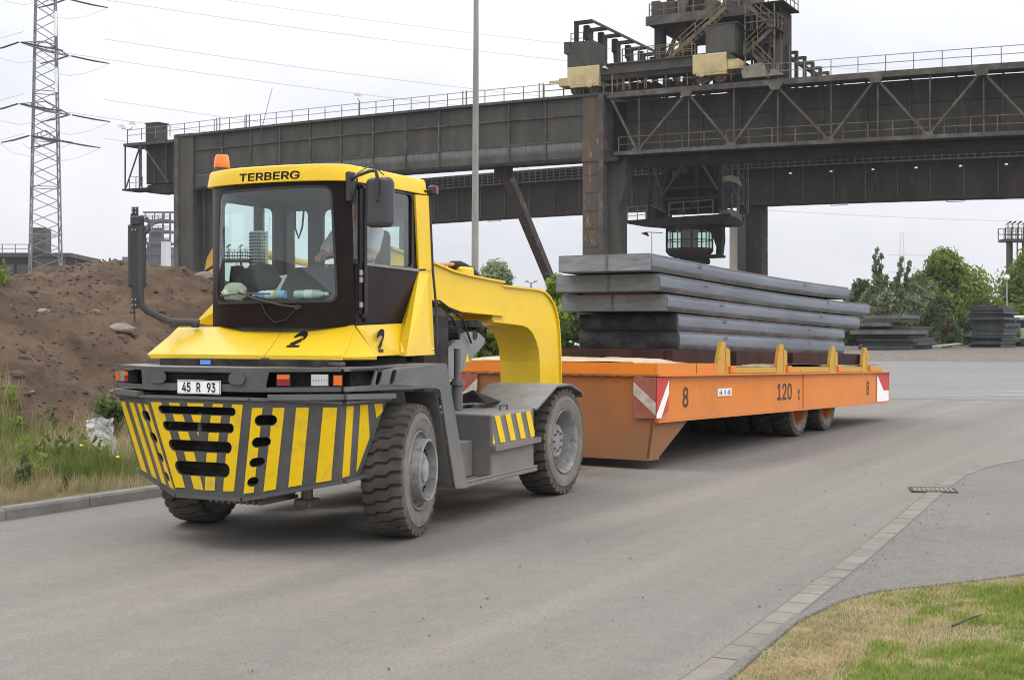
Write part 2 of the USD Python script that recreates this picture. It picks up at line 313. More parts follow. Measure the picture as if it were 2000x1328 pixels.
M['amber'] = lampmat('amber_lens', (0.72, 0.155, 0.005)); M['redlens'] = lampmat('red_lens', (0.17, 0.006, 0.010)); M['orange_lens'] = lampmat('orange_lens', (0.62, 0.125, 0.004))
M['lens'] = mat('head_lamp_glass', (0.72, 0.72, 0.71), 0.18, metal=0.75, coat=0.5)
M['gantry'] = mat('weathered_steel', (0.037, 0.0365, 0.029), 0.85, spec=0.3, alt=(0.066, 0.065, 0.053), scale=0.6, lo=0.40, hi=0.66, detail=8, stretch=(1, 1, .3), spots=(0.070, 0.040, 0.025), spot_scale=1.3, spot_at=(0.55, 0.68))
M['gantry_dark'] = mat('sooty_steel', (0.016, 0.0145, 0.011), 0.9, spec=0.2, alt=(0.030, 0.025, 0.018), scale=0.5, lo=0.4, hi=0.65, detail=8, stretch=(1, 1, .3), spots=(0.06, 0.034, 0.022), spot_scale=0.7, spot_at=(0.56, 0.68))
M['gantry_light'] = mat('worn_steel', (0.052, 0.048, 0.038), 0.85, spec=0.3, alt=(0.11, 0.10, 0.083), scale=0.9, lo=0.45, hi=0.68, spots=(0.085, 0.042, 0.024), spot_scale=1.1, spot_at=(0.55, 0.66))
M['leg_rust'] = mat('rusty_column', (0.062, 0.056, 0.044), 0.85, spec=0.3, alt=(0.098, 0.060, 0.036), scale=0.8, lo=0.49, hi=0.56, detail=9, stretch=(1.4, 1.4, 0.45), spots=(0.20, 0.165, 0.115), spot_scale=1.5, spot_at=(0.57, 0.62))
M['bogie'] = mat('faded_yellow', (0.43, 0.345, 0.165), 0.75, alt=(0.30, 0.235, 0.12), scale=1.1, lo=0.45, hi=0.7, spots=(0.14, 0.08, 0.04), spot_scale=2.0, spot_at=(0.66, 0.7))
M['rail_yellow'] = mat('faded_rail', (0.14, 0.105, 0.05), 0.85, alt=(0.05, 0.04, 0.026), scale=1.2)
M['sweep'] = mat('sweep_plate', (0.20, 0.175, 0.135), 0.85, alt=(0.13, 0.11, 0.085), scale=1.5)
M['galv'] = mat('galvanised', (0.185, 0.187, 0.165), 0.55, alt=(0.245, 0.248, 0.222), scale=3, stretch=(1, 1, 0.3))
M['pylon'] = mat('pylon_steel', (0.13, 0.132, 0.138), 0.6)
M['wire'] = mat('wire', (0.42, 0.42, 0.44), 0.6)
M['rock'] = mat('rock', (0.22, 0.19, 0.15), 0.9, alt=(0.13, 0.10, 0.08), scale=4, bump=0.5, bscale=20)
M['clod'] = mat('clod', (0.100, 0.066, 0.046), 0.95, alt=(0.060, 0.038, 0.027), scale=5, bump=0.5, bscale=20)

# ---------------------------------------------------------------- the setting: ground, roads, mound, verges
def flat(name, pts, z, m):
    g = poly(pts); v, f = trimesh.creation.triangulate_polygon(g, engine='earcut')
    return ground_piece(name, TM(np.c_[v, np.full(len(v), z)], f), m)

RO, RD = np.array([-3.64, 13.9]), np.array([0.49, 0.872]); RN = np.array([-0.872, 0.49])   # the road's left kerb line
def road_pt(s, o): return RO + s * RD + o * RN
g_ = poly([(-3000, -60), (3000, -60), (3000, 4000), (-3000, 4000)])
ground_piece('ground', box([-3000, -60, -0.6], [3000, 4000, -0.016]), M['gravel'])
flat('road', [road_pt(-40, 0), (60, -20), (60, 66), (32, 66.5), (20, 71), (8, 74), road_pt(70, 0)], 0.0, M['asphalt'])
flat('side_street', [(6.0, 38), (9, 33), (16, 31), (30, 29), (60, 28), (60, 66.3), (25, 66.6), (20, 70), (10, 69)], 0.004, M['yard'])

GUT = np.array([(0.20, 5.0), (1.02, 6.632), (1.299, 7.186), (2.059, 8.775), (2.73, 10.14), (3.747, 12.332), (4.736, 14.486), (5.423, 15.844), (6.11, 16.9), (6.9, 17.75), (8.2, 18.6), (11, 19.6), (16, 20.6)])
def resample(p, step):
    p = np.asarray(p, float); d = np.r_[0, np.cumsum(np.linalg.norm(np.diff(p, axis=0), axis=1))]
    t = np.arange(0, d[-1], step); return np.stack([np.interp(t, d, p[:, k]) for k in range(2)], 1)
LAWN = np.array([(-0.2, 4.2), (0.75, 6.0), (1.122, 6.632), (1.296, 7.02), (1.689, 7.84), (2.112, 8.45), (2.416, 8.725), (2.925, 8.95), (3.582, 9.312), (4.6, 9.75), (6.5, 10.3), (12, 11.5)])
flat('side_road', [*GUT[1:], (30, 21), (30, 13), (12, 11.3), *LAWN[::-1][1:-2]], 0.004, M['asphalt_dark'])
gut = ground_piece('gutter', ribbon(resample(GUT, 0.4), (-0.01, 0.17), 0.005), M['joint'])
gp = resample(GUT, 0.318)
for a, b in zip(gp[:-1], gp[1:]):
    t = (b - a) / np.linalg.norm(b - a); n = np.array([-t[1], t[0]]); a2, b2 = a + t * 0.006, b - t * 0.006
    h = 0.010 + 0.003 * RNG.random()
    part('gutter_block', hull([(*q, z) for q, z in [(a2, 0.001), (b2, 0.001), (b2 + n * 0.155, 0.001), (a2 + n * 0.155, 0.001)]] + [(*q, h) for q in (a2 + n * .004, b2 + n * .004, b2 + n * 0.15, a2 + n * 0.15)]), M['gutter'], gut)

# kerbs: road-side kerb on the left, a flush edging round the lawn, a kerb nose on the far right corner
kb = ground_piece('kerb', box([*road_pt(-12, 0.2), -0.3], [*(road_pt(-12, 0.2) + 0.01), -0.29]), M['kerb'])
for i in range(37):
    s0 = -14 + i * 1.0; a, b = road_pt(s0 + 0.006, 0), road_pt(s0 + 0.994, 0); a4, b4 = a + RN * 0.015, b + RN * 0.015; a5, b5 = a + RN * 0.14, b + RN * 0.14
    dz = RNG.normal(0, 0.003)
    part('kerb_stone', hull([(*a, -0.05), (*b, -0.05), (*a5, -0.05), (*b5, -0.05), (*a, 0.085 + dz), (*b, 0.085 + dz), (*a4, 0.108 + dz), (*b4, 0.108 + dz), (*a5, 0.11 + dz), (*b5, 0.11 + dz)]), M['kerb'], kb)
le = resample(LAWN, 0.12); t_ = np.gradient(le, axis=0); t_ /= np.linalg.norm(t_, axis=1, keepdims=True); n_ = np.stack([-t_[:, 1], t_[:, 0]], 1)
ed = ground_piece('lawn_edging', [loft([np.array([(*(p + n * a), z) for a, z in ((0.0, -0.05), (0.0, 0.035), (0.006, 0.04), (0.06, 0.04), (0.065, 0.034), (0.065, -0.05))][::-1]) for p, n in zip(le, n_)])], M['asphalt_dark'])
kc = resample([(6.28, 16.1), (6.55, 16.5), (7.2, 17.1), (8.4, 17.7), (11, 18.7), (16, 19.7)], 0.8)
fk = ground_piece('far_kerb', box([8, 16, -0.2], [8.1, 16.1, -0.19]), M['kerb'])
for a, b in zip(kc[:-1], kc[1:]):
    t = (b - a) / np.linalg.norm(b - a); n = np.array([t[1], -t[0]])
    part('kerb_stone', hull([(*q, z) for z in (-0.02, 0.12) for q in (a + t * .005, b - t * .005, b - t * .005 + n * .15, a + t * .005 + n * .15)]), M['kerb'], fk)
flat('corner_verge', [*(kc + np.array([0.08, -0.12])), (16, 17), (8, 15.2)], 0.1, M['lawn_soil'])
flat('road_marking', [(10.6, 34.6), (13.4, 34.2), (13.4, 34.35), (10.6, 34.75)], 0.009, M['line'])
flat('road_marking', [(12.6, 36.6), (14.6, 36.4), (14.6, 36.55), (12.6, 36.75)], 0.009, M['line'])

# the drain in the gutter
dr = thing('drain_grate', 'small rectangular iron drain grate set across the pale gutter strip', 'drain', (4.53, 14.33, 0), -12, scale=(.72, .85, 1))
part('frame', [box([-.33, -.23, .002], [.33, -.2, .02]), box([-.33, .2, .002], [.33, .23, .02]), box([-.33, -.2, .002], [-.30, .2, .02]), box([.30, -.2, .002], [.33, .2, .02])], M['gantry_light'], dr)
part('pit', box([-.3, -.2, .006], [.3, .2, .0105]), M['ink'], dr)
for i in range(9): part('grate_bar', box([-.285 + i * .066, -.199, .011], [-.236 + i * .066, .199, .018]), M['sweep'], dr)

# mound of earth behind the left kerb
def mound_h(s, o):
    x, y = RO[0] + s * RD[0] + o * RN[0], RO[1] + s * RD[1] + o * RN[1]; p = np.stack([x, y, 0 * x], -1)
    sm = lambda a, b, v: (lambda t: t * t * (3 - 2 * t))(np.clip((v - a) / (b - a), 0, 1))
    crest = 2.62 * (1 - sm(7.6, 16, s)) * (0.80 + 0.20 * sm(4.0, 7.6, s)) + 0.25
    w = 0.55 * (meshkit.fbm(p * 0.35, 3, 5) - 0.5)
    prof = 0.10 + 0.16 * sm(0.2, 2.4, o) + (crest - 0.26) * (0.35 * sm(1.9, 5.2, o + w) + 0.65 * sm(2.6, 7.6, o + w)) - 0.8 * sm(9, 14, o)
    k = sm(1.8, 4.5, o) * (0.25 + 0.75 * np.clip(crest / 2, 0, 1))
    prof = prof * (1 - .95 * sm(13, 19, s)); return prof + (1 - sm(13, 19, s)) * k * (0.34 * (meshkit.fbm(p * 0.9, 4, 11) - 0.5) + 0.20 * (meshkit.fbm(p * 2.7, 4, 3) - 0.5) + 0.22 * np.abs(meshkit.fbm(p * 5.0, 3, 9) - 0.5) + 0.10 * np.abs(meshkit.fbm(p * 12.0, 2, 19) - 0.5)) + 0.03 * (meshkit.fbm(p * 3, 3, 2) - 0.5)
S, O = np.meshgrid(np.r_[np.arange(-12, -5, .4), np.arange(-5, 13, .085), np.arange(13, 21, .4)], np.r_[0.135, np.arange(0.2, 9.5, .085), np.arange(9.6, 15, .4)], indexing='ij')
Z = mound_h(S, O); Z[:, 0] = 0.09
XY = RO + S[..., None] * RD + O[..., None] * RN
mz = grid_mesh(XY[..., 0], XY[..., 1], Z); v_, f_ = mz.vertices, mz.faces[:, ::-1]
oc = ((v_[f_].mean(1)[:, :2] - RO) @ RN); wob = 0.5 * (meshkit.fbm(v_[f_].mean(1) * 0.9, 3, 21) - 0.5)
ground_piece('dirt_mound', TM(v_, f_[oc + wob > 2.3]), M['soil'], smooth=True)
ground_piece('verge', TM(v_, f_[oc + wob <= 2.3]), M['verge_soil'], smooth=True)
def on_mound(s, o): return (*road_pt(s, o), float(mound_h(np.array([float(s)]), np.array([float(o)]))[0]))

def lump(r, seed, sub=2, amp=0.5, flat=0.7):
    m = trimesh.creation.icosphere(sub, 1.0); v = m.vertices; v = v * (1 + amp * (meshkit.fbm(v * 1.4 + seed * 7.3, 3, seed) - 0.5))[:, None]
    v[:, 2] *= flat; return TM(v * r, m.faces)
for nm, s, o, r, lab in (('boulder', 4.45, 5.15, 0.20, 'large pale flat stone halfway up the brown earth mound'), ('boulder', 3.6, 5.9, 0.10, 'small whitish stone high on the earth mound, above the large pale stone'),
                         ('boulder', 0.9, 4.0, 0.12, 'dark reddish lump of rock low on the mound near the leafy weed'), ('boulder', 8.2, 6.9, 0.2, 'pale rubble stone on the mound crest behind the far mirror')):
    m = lump(r, int(s * 10), flat=0.5); m.apply_translation(np.array(on_mound(s, o)) + [0, 0, r * 0.15]); solo(nm, m, M['rock'], lab, 'stone')
cl = [(lump(1, k, 1, 0.7), M['clod']) for k in range(4)] + [(lump(1, 9, 1, 0.6), M['rock'])]
n = 6000; s, o = RNG.uniform(-3, 13, n), RNG.uniform(2.2, 9, n); z = mound_h(s, o); xy = RO + s[:, None] * RD + o[:, None] * RN; sc = RNG.lognormal(-4.25, 0.62, n)
instancer('clods', cl, np.c_[xy, z], np.where(RNG.random(n) < 0.05, 4, RNG.integers(0, 4, n)), RNG.uniform(0, 6.28, n), sc)

def leaves(centres, radii, n, size, seed, droop=0.3, flatten=1.0, shell=0.55, power=2.0):
    """n leaf-sized faces spread through lobes, thicker towards each lobe's surface."""
    r = np.random.default_rng(seed); c, R = np.asarray(centres, float), np.asarray(radii, float); w = R ** power; k = r.choice(len(c), n, p=w / w.sum())
    d = r.normal(size=(n, 3)); d /= np.linalg.norm(d, axis=1, keepdims=True); rad = R[k] * (shell + (1 - shell) * r.random(n)) * r.uniform(.8, 1.12, n)
    p = c[k] + d * rad[:, None] * [1, 1, flatten]; nn = d + r.normal(0, .55, (n, 3)); nn /= np.linalg.norm(nn, axis=1, keepdims=True)
    a = np.cross(nn, r.normal(size=(n, 3))); a /= np.linalg.norm(a, axis=1, keepdims=True); b = np.cross(nn, a); s = size * r.uniform(.6, 1.3, (n, 1))
    V = np.stack([p - a * s, p + b * s * .55, p + a * s - [0, 0, droop * size], p - b * s * .55], 1).reshape(-1, 3); i = np.arange(n)[:, None] * 4
    return TM(V, np.vstack([i + [0, 1, 2], i + [0, 2, 3]]))
LG = leafmat('broad_leaf', (0.14, 0.225, 0.03), (0.34, 0.45, 0.075), 0.5, 0.5); LD = leafmat('dark_leaf', (0.06, 0.105, 0.03), (0.14, 0.21, 0.055), 0.4, 0.4)
LS = leafmat('silver_leaf', (0.19, 0.25, 0.10), (0.40, 0.47, 0.26), 0.45, 0.6); LY = leafmat('light_leaf', (0.16, 0.24, 0.035), (0.26, 0.34, 0.06), 0.4, 0.5); LO = leafmat('olive_leaf', (0.12, 0.135, 0.05), (0.20, 0.19, 0.08), 0.3, 1.0)
BARK = mat('bark', (0.07, 0.055, 0.04), 0.9, alt=(0.11, 0.09, 0.07), scale=4)
# ---------------------------------------------------------------- grass
def tuft(nb, h, spread, lean, w, seed, segs=2):
    r = np.random.default_rng(seed); V, Fc = [], []
    for _ in range(nb):
        a, ln = r.uniform(0, 6.283), r.uniform(.25, 1) * lean; b = r.normal(0, spread, 2); hh = h * r.uniform(.55, 1.1); d = np.array([math.cos(a), math.sin(a)]); q = np.array([-d[1], d[0]]) * w
        k = len(V); tz = np.linspace(0, 1, segs + 1)
        for t in tz[:-1]:
            c = b + d * ln * hh * t * t; wd = q * (1 - 0.7 * t); zz = hh * t * (1 - 0.35 * ln * t)
            V += [(*(c - wd), zz), (*(c + wd), zz)]
        V.append((*(b + d * ln * hh), hh * (1 - 0.35 * ln)))
        for i in range(segs - 1): Fc += [(k + 2 * i, k + 2 * i + 1, k + 2 * i + 3), (k + 2 * i, k + 2 * i + 3, k + 2 * i + 2)]
        Fc.append((k + 2 * segs - 2, k + 2 * segs - 1, k + 2 * segs))
    return TM(V, Fc)
G1 = leafmat('lawn_blades', (0.20, 0.29, 0.035), (0.27, 0.36, 0.06), 0.35, 2.0, dry=(0.52, 0.43, 0.20)); G2 = leafmat('dry_blades', (0.46, 0.37, 0.19), (0.60, 0.50, 0.28), 0.3, 2.0)
G3 = leafmat('tall_grass', (0.17, 0.215, 0.045), (0.27, 0.28, 0.085), 0.35, 1.0, dry=(0.44, 0.36, 0.17)); G4 = leafmat('tall_straw', (0.42, 0.34, 0.17), (0.55, 0.45, 0.25), 0.35, 1.0)
LP = poly([*LAWN, (12, 3), (0, 3)])
ground_piece('lawn', [extr(LP, (0, 0, 0.012), (1, 0, 0), (0, 1, 0), 0.012)], M['lawn_soil'])
lb = shapely.LineString(LAWN); pos, idx = [], []
while len(pos) < 9500:
    p = np.array([RNG.uniform(0.6, 5.0), RNG.uniform(5.4, 10.2)])
    if not LP.contains(sg.Point(p)): continue
    d = lb.distance(sg.Point(p)); dry = meshkit.fbm(np.array([[p[0] * 1.6, p[1] * 1.6, 0]]), 3, 4)[0] + (0.30 if d < 0.25 else 0.13 if d < 0.5 else -0.06)
    if d < 0.04: continue
    pos.append((*p, 0.022)); idx.append(RNG.integers(0, 3) if dry < RNG.normal(0.56, 0.07) else RNG.integers(3, 6))
instancer('lawn_grass', [(tuft(9, .055, .03, .9, .0026, k), G1) for k in range(3)] + [(tuft(8, .05, .035, 1.6, .0025, 10 + k), G2) for k in range(3)], pos, idx, RNG.uniform(0, 6.28, len(pos)), RNG.uniform(.6, 1.25, len(pos)))
n = 9000; s = RNG.uniform(-5, 13, n); o = np.abs(RNG.beta(1.15, 1.9, n)) * 3.9 + 0.2; keep = (meshkit.fbm(np.stack([s * 1.2, o * 1.2, 0 * s], -1), 3, 8) > 0.30 + 0.13 * np.clip(o - 1.6, 0, 2)); s, o = s[keep], o[keep]
z = mound_h(s, o); xy = RO + s[:, None] * RD + o[:, None] * RN; dr_ = meshkit.fbm(np.stack([s * 0.8, o * 1.5, 0 * s], -1), 3, 17) + np.where(o < 0.9, 0.16, -0.03)
wd2 = RNG.random(len(s)) < .035; ii = np.where(dr_ > RNG.normal(0.54, 0.06, len(s)), RNG.integers(3, 6, len(s)), RNG.integers(0, 3, len(s))); ii = np.where(wd2, RNG.integers(6, 8, len(s)), ii)
instancer('verge_grass', [(tuft(13, .46, .06, .5, .0045, 20 + k, 3), G3) for k in range(3)] + [(tuft(12, .42, .06, .6, .004, 30 + k, 3), G4) for k in range(3)] + [(leaves([(0, 0, .12), (.05, .03, .25), (-.05, .02, .2), (0, -.05, .38)], [.10, .09, .09, .07], 90, .04, 90 + k), (LD, LG)[k]) for k in range(2)], np.c_[xy, z - .01], ii, RNG.uniform(0, 6.28, len(s)), RNG.uniform(.45, 1.0, len(s)) * np.where(o < 0.8, 0.6, 1.0))

# ---------------------------------------------------------------- plants, bushes, trees
def tree(name, label, cat_, x, y, h, wid, n, m, seed, leaf=0.32, base=0.12, group=None, lobes=26, top=0.6, z0=-0.1):
    r = np.random.default_rng(seed); t = thing(name, label, cat_, (x, y, z0), 0, 0, group)
    C, R = [], []
    for i in range(lobes):
        f = base + (1 - base) * (i + .5) / lobes; env = math.sin(math.pi * min(1, (f - base) / (1 - base) * top + (1 - top) * .85 + 0.08)) ** .7
        a = r.uniform(0, 6.283); q = wid / 2 * env * r.uniform(.15, .85); rr = wid * r.uniform(.11, .20) * (1.1 - .35 * f); C.append((math.cos(a) * q, math.sin(a) * q, h * f - rr * .6)); R.append(rr)
    part('crown', leaves(C, R, n, leaf, seed), m, t)
    tr = [tube([(0, 0, -.2), (r.normal(0, .1), r.normal(0, .1), h * .3), (r.normal(0, .3), r.normal(0, .3), h * .75)], [h * .028, h * .02, h * .006], 7)]
    for c in C[::3]: tr.append(tube([(0, 0, h * .22), (c[0] * .5, c[1] * .5, max(c[2] * .7, h * .25)), c], [h * .011, h * .007, h * .002], 5))
    part('trunk', tr, BARK, t); return t
def spire_tree(name, label, x, y, spec, n, m, seed, leaf, group=None):
    r = np.random.default_rng(seed); t = thing(name, label, 'tree', (x, y, -.1), 0, 0, group); C, R, tr = [], [], []
    for dx, dy, h, w in spec:
        k = 15
        for i in range(k):
            f = .12 + .88 * (i + .5) / k; q = w * (1 - f) ** .6; C.append((dx + r.normal(0, q * .42), dy + r.normal(0, q * .42), h * f)); R.append(max(.24, w * .5 * (1.03 - f) ** .6))
        tr.append(tube([(dx * .3, dy * .3, 0), (dx * .8, dy * .8, h * .4), (dx, dy, h * .95)], [.16, .1, .02], 6))
    part('crown', leaves(C, R, n, leaf, seed, shell=.2, flatten=1.4, power=1.3), m, t); part('trunk', tr, BARK, t); return t
spire_tree('poplar_tree', 'silvery green tree with several pointed tops behind the far end of the slab load', 35.0, 122, [(-1.7, 0, 9.2, 1.5), (-1.1, .3, 8.7, 1.5), (.7, .4, 8.4, 1.5), (1.3, 0, 7.9, 1.3), (2.8, 0, 6.9, 1.6), (-3.4, 1, 6.0, 1.9), (1.6, -1, 6.3, 2.3), (-1, -1.4, 6.6, 2.4), (3.8, 1, 5.9, 2.0), (-2.6, -1, 5.4, 2.4), (.3, -1.5, 5.6, 2.6)], 30000, LS, 41, .17)
tree('broadleaf_tree', 'big round bright green tree between the pointed tree and the tall slab stack', 'tree', 41.2, 127, 9.3, 13.4, 30000, LG, 42, .21, .06, lobes=80)
tree('broadleaf_tree', 'big green tree cut off by the right edge of the picture, under the floodlight platform', 'tree', 50.6, 130, 9.4, 13.0, 28000, LG, 43, .21, .05, lobes=70)
tree('broadleaf_tree', 'darker green tree filling the gap between the two big round trees', 'tree', 46.8, 138, 7.6, 9.5, 14000, LD, 44, .24, .04, lobes=40)
tree('bush', 'dark green bush at the foot of the big round tree', 'bush', 36.6, 113, 4.6, 7.0, 10000, LD, 45, .18, .02, lobes=24)
tree('bush', 'dark low bush under the pointed tree, just behind the low slab stack', 'bush', 32.6, 124, 6.3, 9.0, 14000, LD, 46, .18, .02, lobes=24)
tree('bush', 'bright green bush right of the tall slab stack, beside the thin lamp post', 'bush', 41.3, 111, 2.4, 2.3, 4500, LY, 47, .2, .02, lobes=18)
tree('bush', 'bright green bush behind the left side of the tall slab stack', 'bush', 37.9, 117, 3.0, 3.0, 3500, LG, 52, .2, .02, lobes=18)
tree('shrub', 'loose olive shrub standing alone left of the tall slab stack', 'shrub', 33.2, 101.5, 2.6, 2.7, 3600, LO, 48, .14, .05, lobes=16)
tree('bush', 'green bush beyond the mound, seen under the yellow gooseneck arch', 'bush', -0.55, 33, 2.5, 4.2, 8000, LG, 49, .10, .0, lobes=24)
tree('bush', 'dark green bush behind the left ends of the slab load', 'bush', 2.6, 39.5, 3.7, 4.2, 9000, LD, 50, .11, .0, lobes=28)
tree('bush', 'leafy green bush left of the slab load, at the foot of the slanting strut', 'bush', 1.4, 42, 3.5, 2.8, 7000, LG, 53, .11, .0, lobes=24)
tree('bush', 'pale grey green willow bush rising behind the gooseneck and the grey lamp post', 'bush', -.55, 47, 4.25, 3.6, 11000, LS, 51, .085, .0, lobes=26)
tree('bush', 'small pale bush showing just above the middle of the slab load', 'bush', 15.8, 86, 4.6, 2.6, 3000, LS, 54, .16, .1, lobes=14)

def leafy_plant(name, label, s, o, h, w, n, m, seed, leaf=.05):
    r = np.random.default_rng(seed); t = thing(name, label, 'plant', on_mound(s, o)); C = [(r.normal(0, w * .3), r.normal(0, w * .3), h * r.uniform(.3, .95)) for _ in range(12)]
    part('foliage', leaves(C, [w * .3] * 12, n, leaf, seed), m, t); part('stem', [tube([(0, 0, -.05), (c[0] * .5, c[1] * .5, c[2] * .6), c], [.008, .006, .003], 4) for c in C[:7]], M['verge_soil'], t)
leafy_plant('weed', 'bright green leafy weed low on the brown mound near the left edge', 0.52, 3.75, .32, .38, 420, LY, 61, .06)
leafy_plant('weed', 'dark green upright weed at the top of the grassy verge', 1.75, 2.55, .55, .36, 420, LD, 62, .05)
leafy_plant('weed', 'sparse low green weed on the mound just behind the far mirror arm', 7.9, 5.6, .18, .42, 260, LO, 63, .045)
leafy_plant('weed', 'green bush on the mound crest at the left edge of the picture', 4.1, 7.9, .30, .8, 900, LY, 64, .05)
leafy_plant('weed', 'thin pale weed on the mound beside the yellow hood', 6.0, 3.6, .35, .35, 200, LO, 65, .04)
leafy_plant('weed', 'small green weed just below the bright leafy weed', 0.75, 3.1, .16, .2, 120, LY, 66, .04)

def umbels(name, label, x, y, z, n, w, h, seed):
    r = np.random.default_rng(seed); t = thing(name, label, 'wildflowers', (x, y, z)); st, fl, lf = [], [], []
    for _ in range(n):
        a, b = r.uniform(-w / 2, w / 2), r.uniform(-w / 3, w / 3); hh = h * r.uniform(.55, 1); st.append(tube([(a, b, -.05), (a + r.normal(0, .03), b, hh)], [.008, .005], 4))
        for _ in range(5): fl.append(spun([(0, 0), (.035, .006), (.03, .018), (0, .022)], (a + r.normal(0, .06), b + r.normal(0, .06), hh + r.normal(0, .03)), (r.normal(0, .3), r.normal(0, .3), 1), 7))
        lf.append((a, b, hh * .5))
    tag(part('stem', st, LO, t), kind='stuff'); part('foliage', leaves(lf, [.16] * len(lf), n * 45, .06, seed), LO, t); tag(part('flower', fl, M['white'], t), kind='stuff')
umbels('wildflowers', 'white flowering weeds seen under the yellow gooseneck arch', -0.6, 24.0, 0.0, 26, 1.5, 1.28, 71)
umbels('wildflowers', 'white flowering weeds between the gooseneck and the slab ends', 1.15, 25.5, 0.0, 18, .75, 1.45, 72)
rp = thing('ramp_plate', 'rusty red sloping steel side piece standing in weeds beyond the gooseneck arch', 'steel ramp', (-.15, 26.5, 0), 8)
part('side_plate', [extr(poly([(-.55, .75), (.42, .75), (.42, 1.75)]), (0, 0, .0), (1, 0, 0), (0, 0, 1), .04), box([-.9, -.05, 0], [.5, .02, .75])], mat('ramp_rust', (0.17, 0.055, 0.04), .8, alt=(0.10, 0.04, 0.03), scale=3), rp)
part('post', box([.36, -.16, 0], [.46, -.06, 2.0]), M['gantry_light'], rp)

# rubbish on the verge and lawn
def crumple(r, seed, sx, sy, sz):
    m = trimesh.creation.icosphere(3, 1.0); v = m.vertices; v = v * (1 + .5 * (meshkit.fbm(v * 2.3, 4, seed) - .5))[:, None]; return TM(v * r * np.array([sx, sy, sz]), m.faces)
BAGM = usdkit.material(stage, '/World/Looks/clear_bag', {'n': ('noise_texture', {'scale': 14, 'detail': 4}), 'b': ('bump', {'strength': .9, 'distance': .02}), 'd': ('principled_bsdf', {'base_color': (.5, .5, .49), 'roughness': .25}), 't': ('transparent_bsdf', {}), 'r': ('map_range', {'from_min': .35, 'from_max': .65, 'to_min': .30, 'to_max': .85}), 'm': ('mix_closure', {})},
                       [('n.fac', 'b.height'), ('b.normal', 'd.normal'), ('n.fac', 'r.value'), ('r.result', 'm.fac'), ('t.BSDF', 'm.closure1'), ('d.BSDF', 'm.closure2')], surface='m.closure')
def leaning(m, rot, loc): m.apply_transform(trimesh.transformations.rotation_matrix(*rot)); m.apply_translation(loc); return m
x_, y_, z_ = on_mound(0.55, 1.3)
A_, B_ = np.meshgrid(np.linspace(0, 1, 36), np.linspace(0, 1, 44)); q_ = np.stack([A_ * 3, B_ * 4, 0 * A_], -1); q2_ = np.stack([A_ * 9, B_ * 9, 0 * A_ + 3], -1)
wd_ = .30 - .20 * np.clip(B_ - .55, 0, 1) / .45; bx = (A_ - .5) * wd_ + (.20 * np.clip(B_ - .35, 0, 1) ** 1.4 * 1.6) + .03 * (meshkit.fbm(q_ + 9, 3, 4) - .5); by = .16 * (meshkit.fbm(q_, 4, 5) - .5) + .05 * (meshkit.fbm(q2_, 2, 6) - .5) + .06 * np.cos((A_ - .5) * 5); bz = .50 - .42 * B_ + .08 * (meshkit.fbm(q_ + 4, 3, 7) - .5)
gm_ = grid_mesh(x_ + bx - .1, y_ + by - .1, z_ + bz + .06); solo('plastic_bag', TM(gm_.vertices, gm_.faces), BAGM, 'torn translucent plastic bag caught in the tall verge grass', 'plastic bag', smooth=True)
x_, y_, z_ = on_mound(1.35, 0.32)
solo('paper_scrap', leaning(crumple(.055, 8, 1.3, .8, .7), (.2, [1, 0, 0]), (x_, y_, z_ + .08)), M['white'], 'crumpled white scrap of paper in the grass just behind the kerb', 'litter', smooth=True)
solo('stick', tube([(2.52, 7.62, .05), (2.66, 7.72, .075), (2.78, 7.86, .065)], [.008, .007, .004], 6), M['clod'], 'dark broken twig lying on the mown lawn', 'twig', smooth=True)
fl_ = [spun([(0, 0), (.02, .004), (0, .012)], (*on_mound(s, o)[:2], on_mound(s, o)[2] + .3), (.2, -.4, 1), 7) for s, o in ((1.5, 1.1), (0.0, 1.2), (.9, .6), (-.2, .45), (2.2, 1.5))]
tag(part('yellow_flowers', fl_, M['stripe']), kind='stuff')

# grit swept up against the gutter, and loose stones on the side road
gl = shapely.LineString(GUT); n = 700; t_ = RNG.uniform(.5, 13.5, n); side_ = np.where(RNG.random(n) < .5, RNG.normal(.03, .12, n), RNG.uniform(-2.5, 1.5, n)); gp_ = []
for a, b in zip(t_, side_):
    p, q = gl.interpolate(a), gl.interpolate(a + .05); d = np.array([q.x - p.x, q.y - p.y]) / .05; gp_.append((p.x - d[1] * -b, p.y + d[0] * -b, .008))
instancer('grit', [(lump(1, 30 + k, 1, .7), M['rock'] if k else M['clod']) for k in range(3)], gp_, RNG.integers(0, 3, n), RNG.uniform(0, 6.28, n), RNG.lognormal(-5.75, .4, n))

# ---------------------------------------------------------------- elevated crane runways and the crane on them
# local axes of all three: x away from the camera across the crane bay, y along the runway to the left, z up
GLOC, GRZ = (5.6, 103.5, 0), 62.0
def camber(w): return -0.40 * ((w - 5) / 36.0) ** 2
def railing(pts, h=1.05, step=1.9, rails=(1.0, 0.52), r=0.035):
    ms = []; p = np.asarray(pts, float); d = np.r_[0, np.cumsum(np.linalg.norm(np.diff(p, axis=0), axis=1))]; t = np.linspace(0, d[-1], max(2, int(round(d[-1] / step)) + 1))
    q = np.stack([np.interp(t, d, p[:, k]) for k in range(3)], 1)
    for c in q: ms.append(bar(c, c + [0, 0, h], r * 2))
    for f in rails:
        for a, b in zip(q[:-1], q[1:]): ms.append(bar(a + [0, 0, h * f], b + [0, 0, h * f], r * 1.6))
    return ms
def beam_w(w0, w1, u0, u1, zt, zb, step=3.0):
    """A member along the runway that follows its camber."""
    ws = np.linspace(w0, w1, max(2, int(abs(w1 - w0) / step) + 1))
    return loft([np.array([(u0, w, zb + camber(w)), (u1, w, zb + camber(w)), (u1, w, zt + camber(w)), (u0, w, zt + camber(w))]) for w in ws])

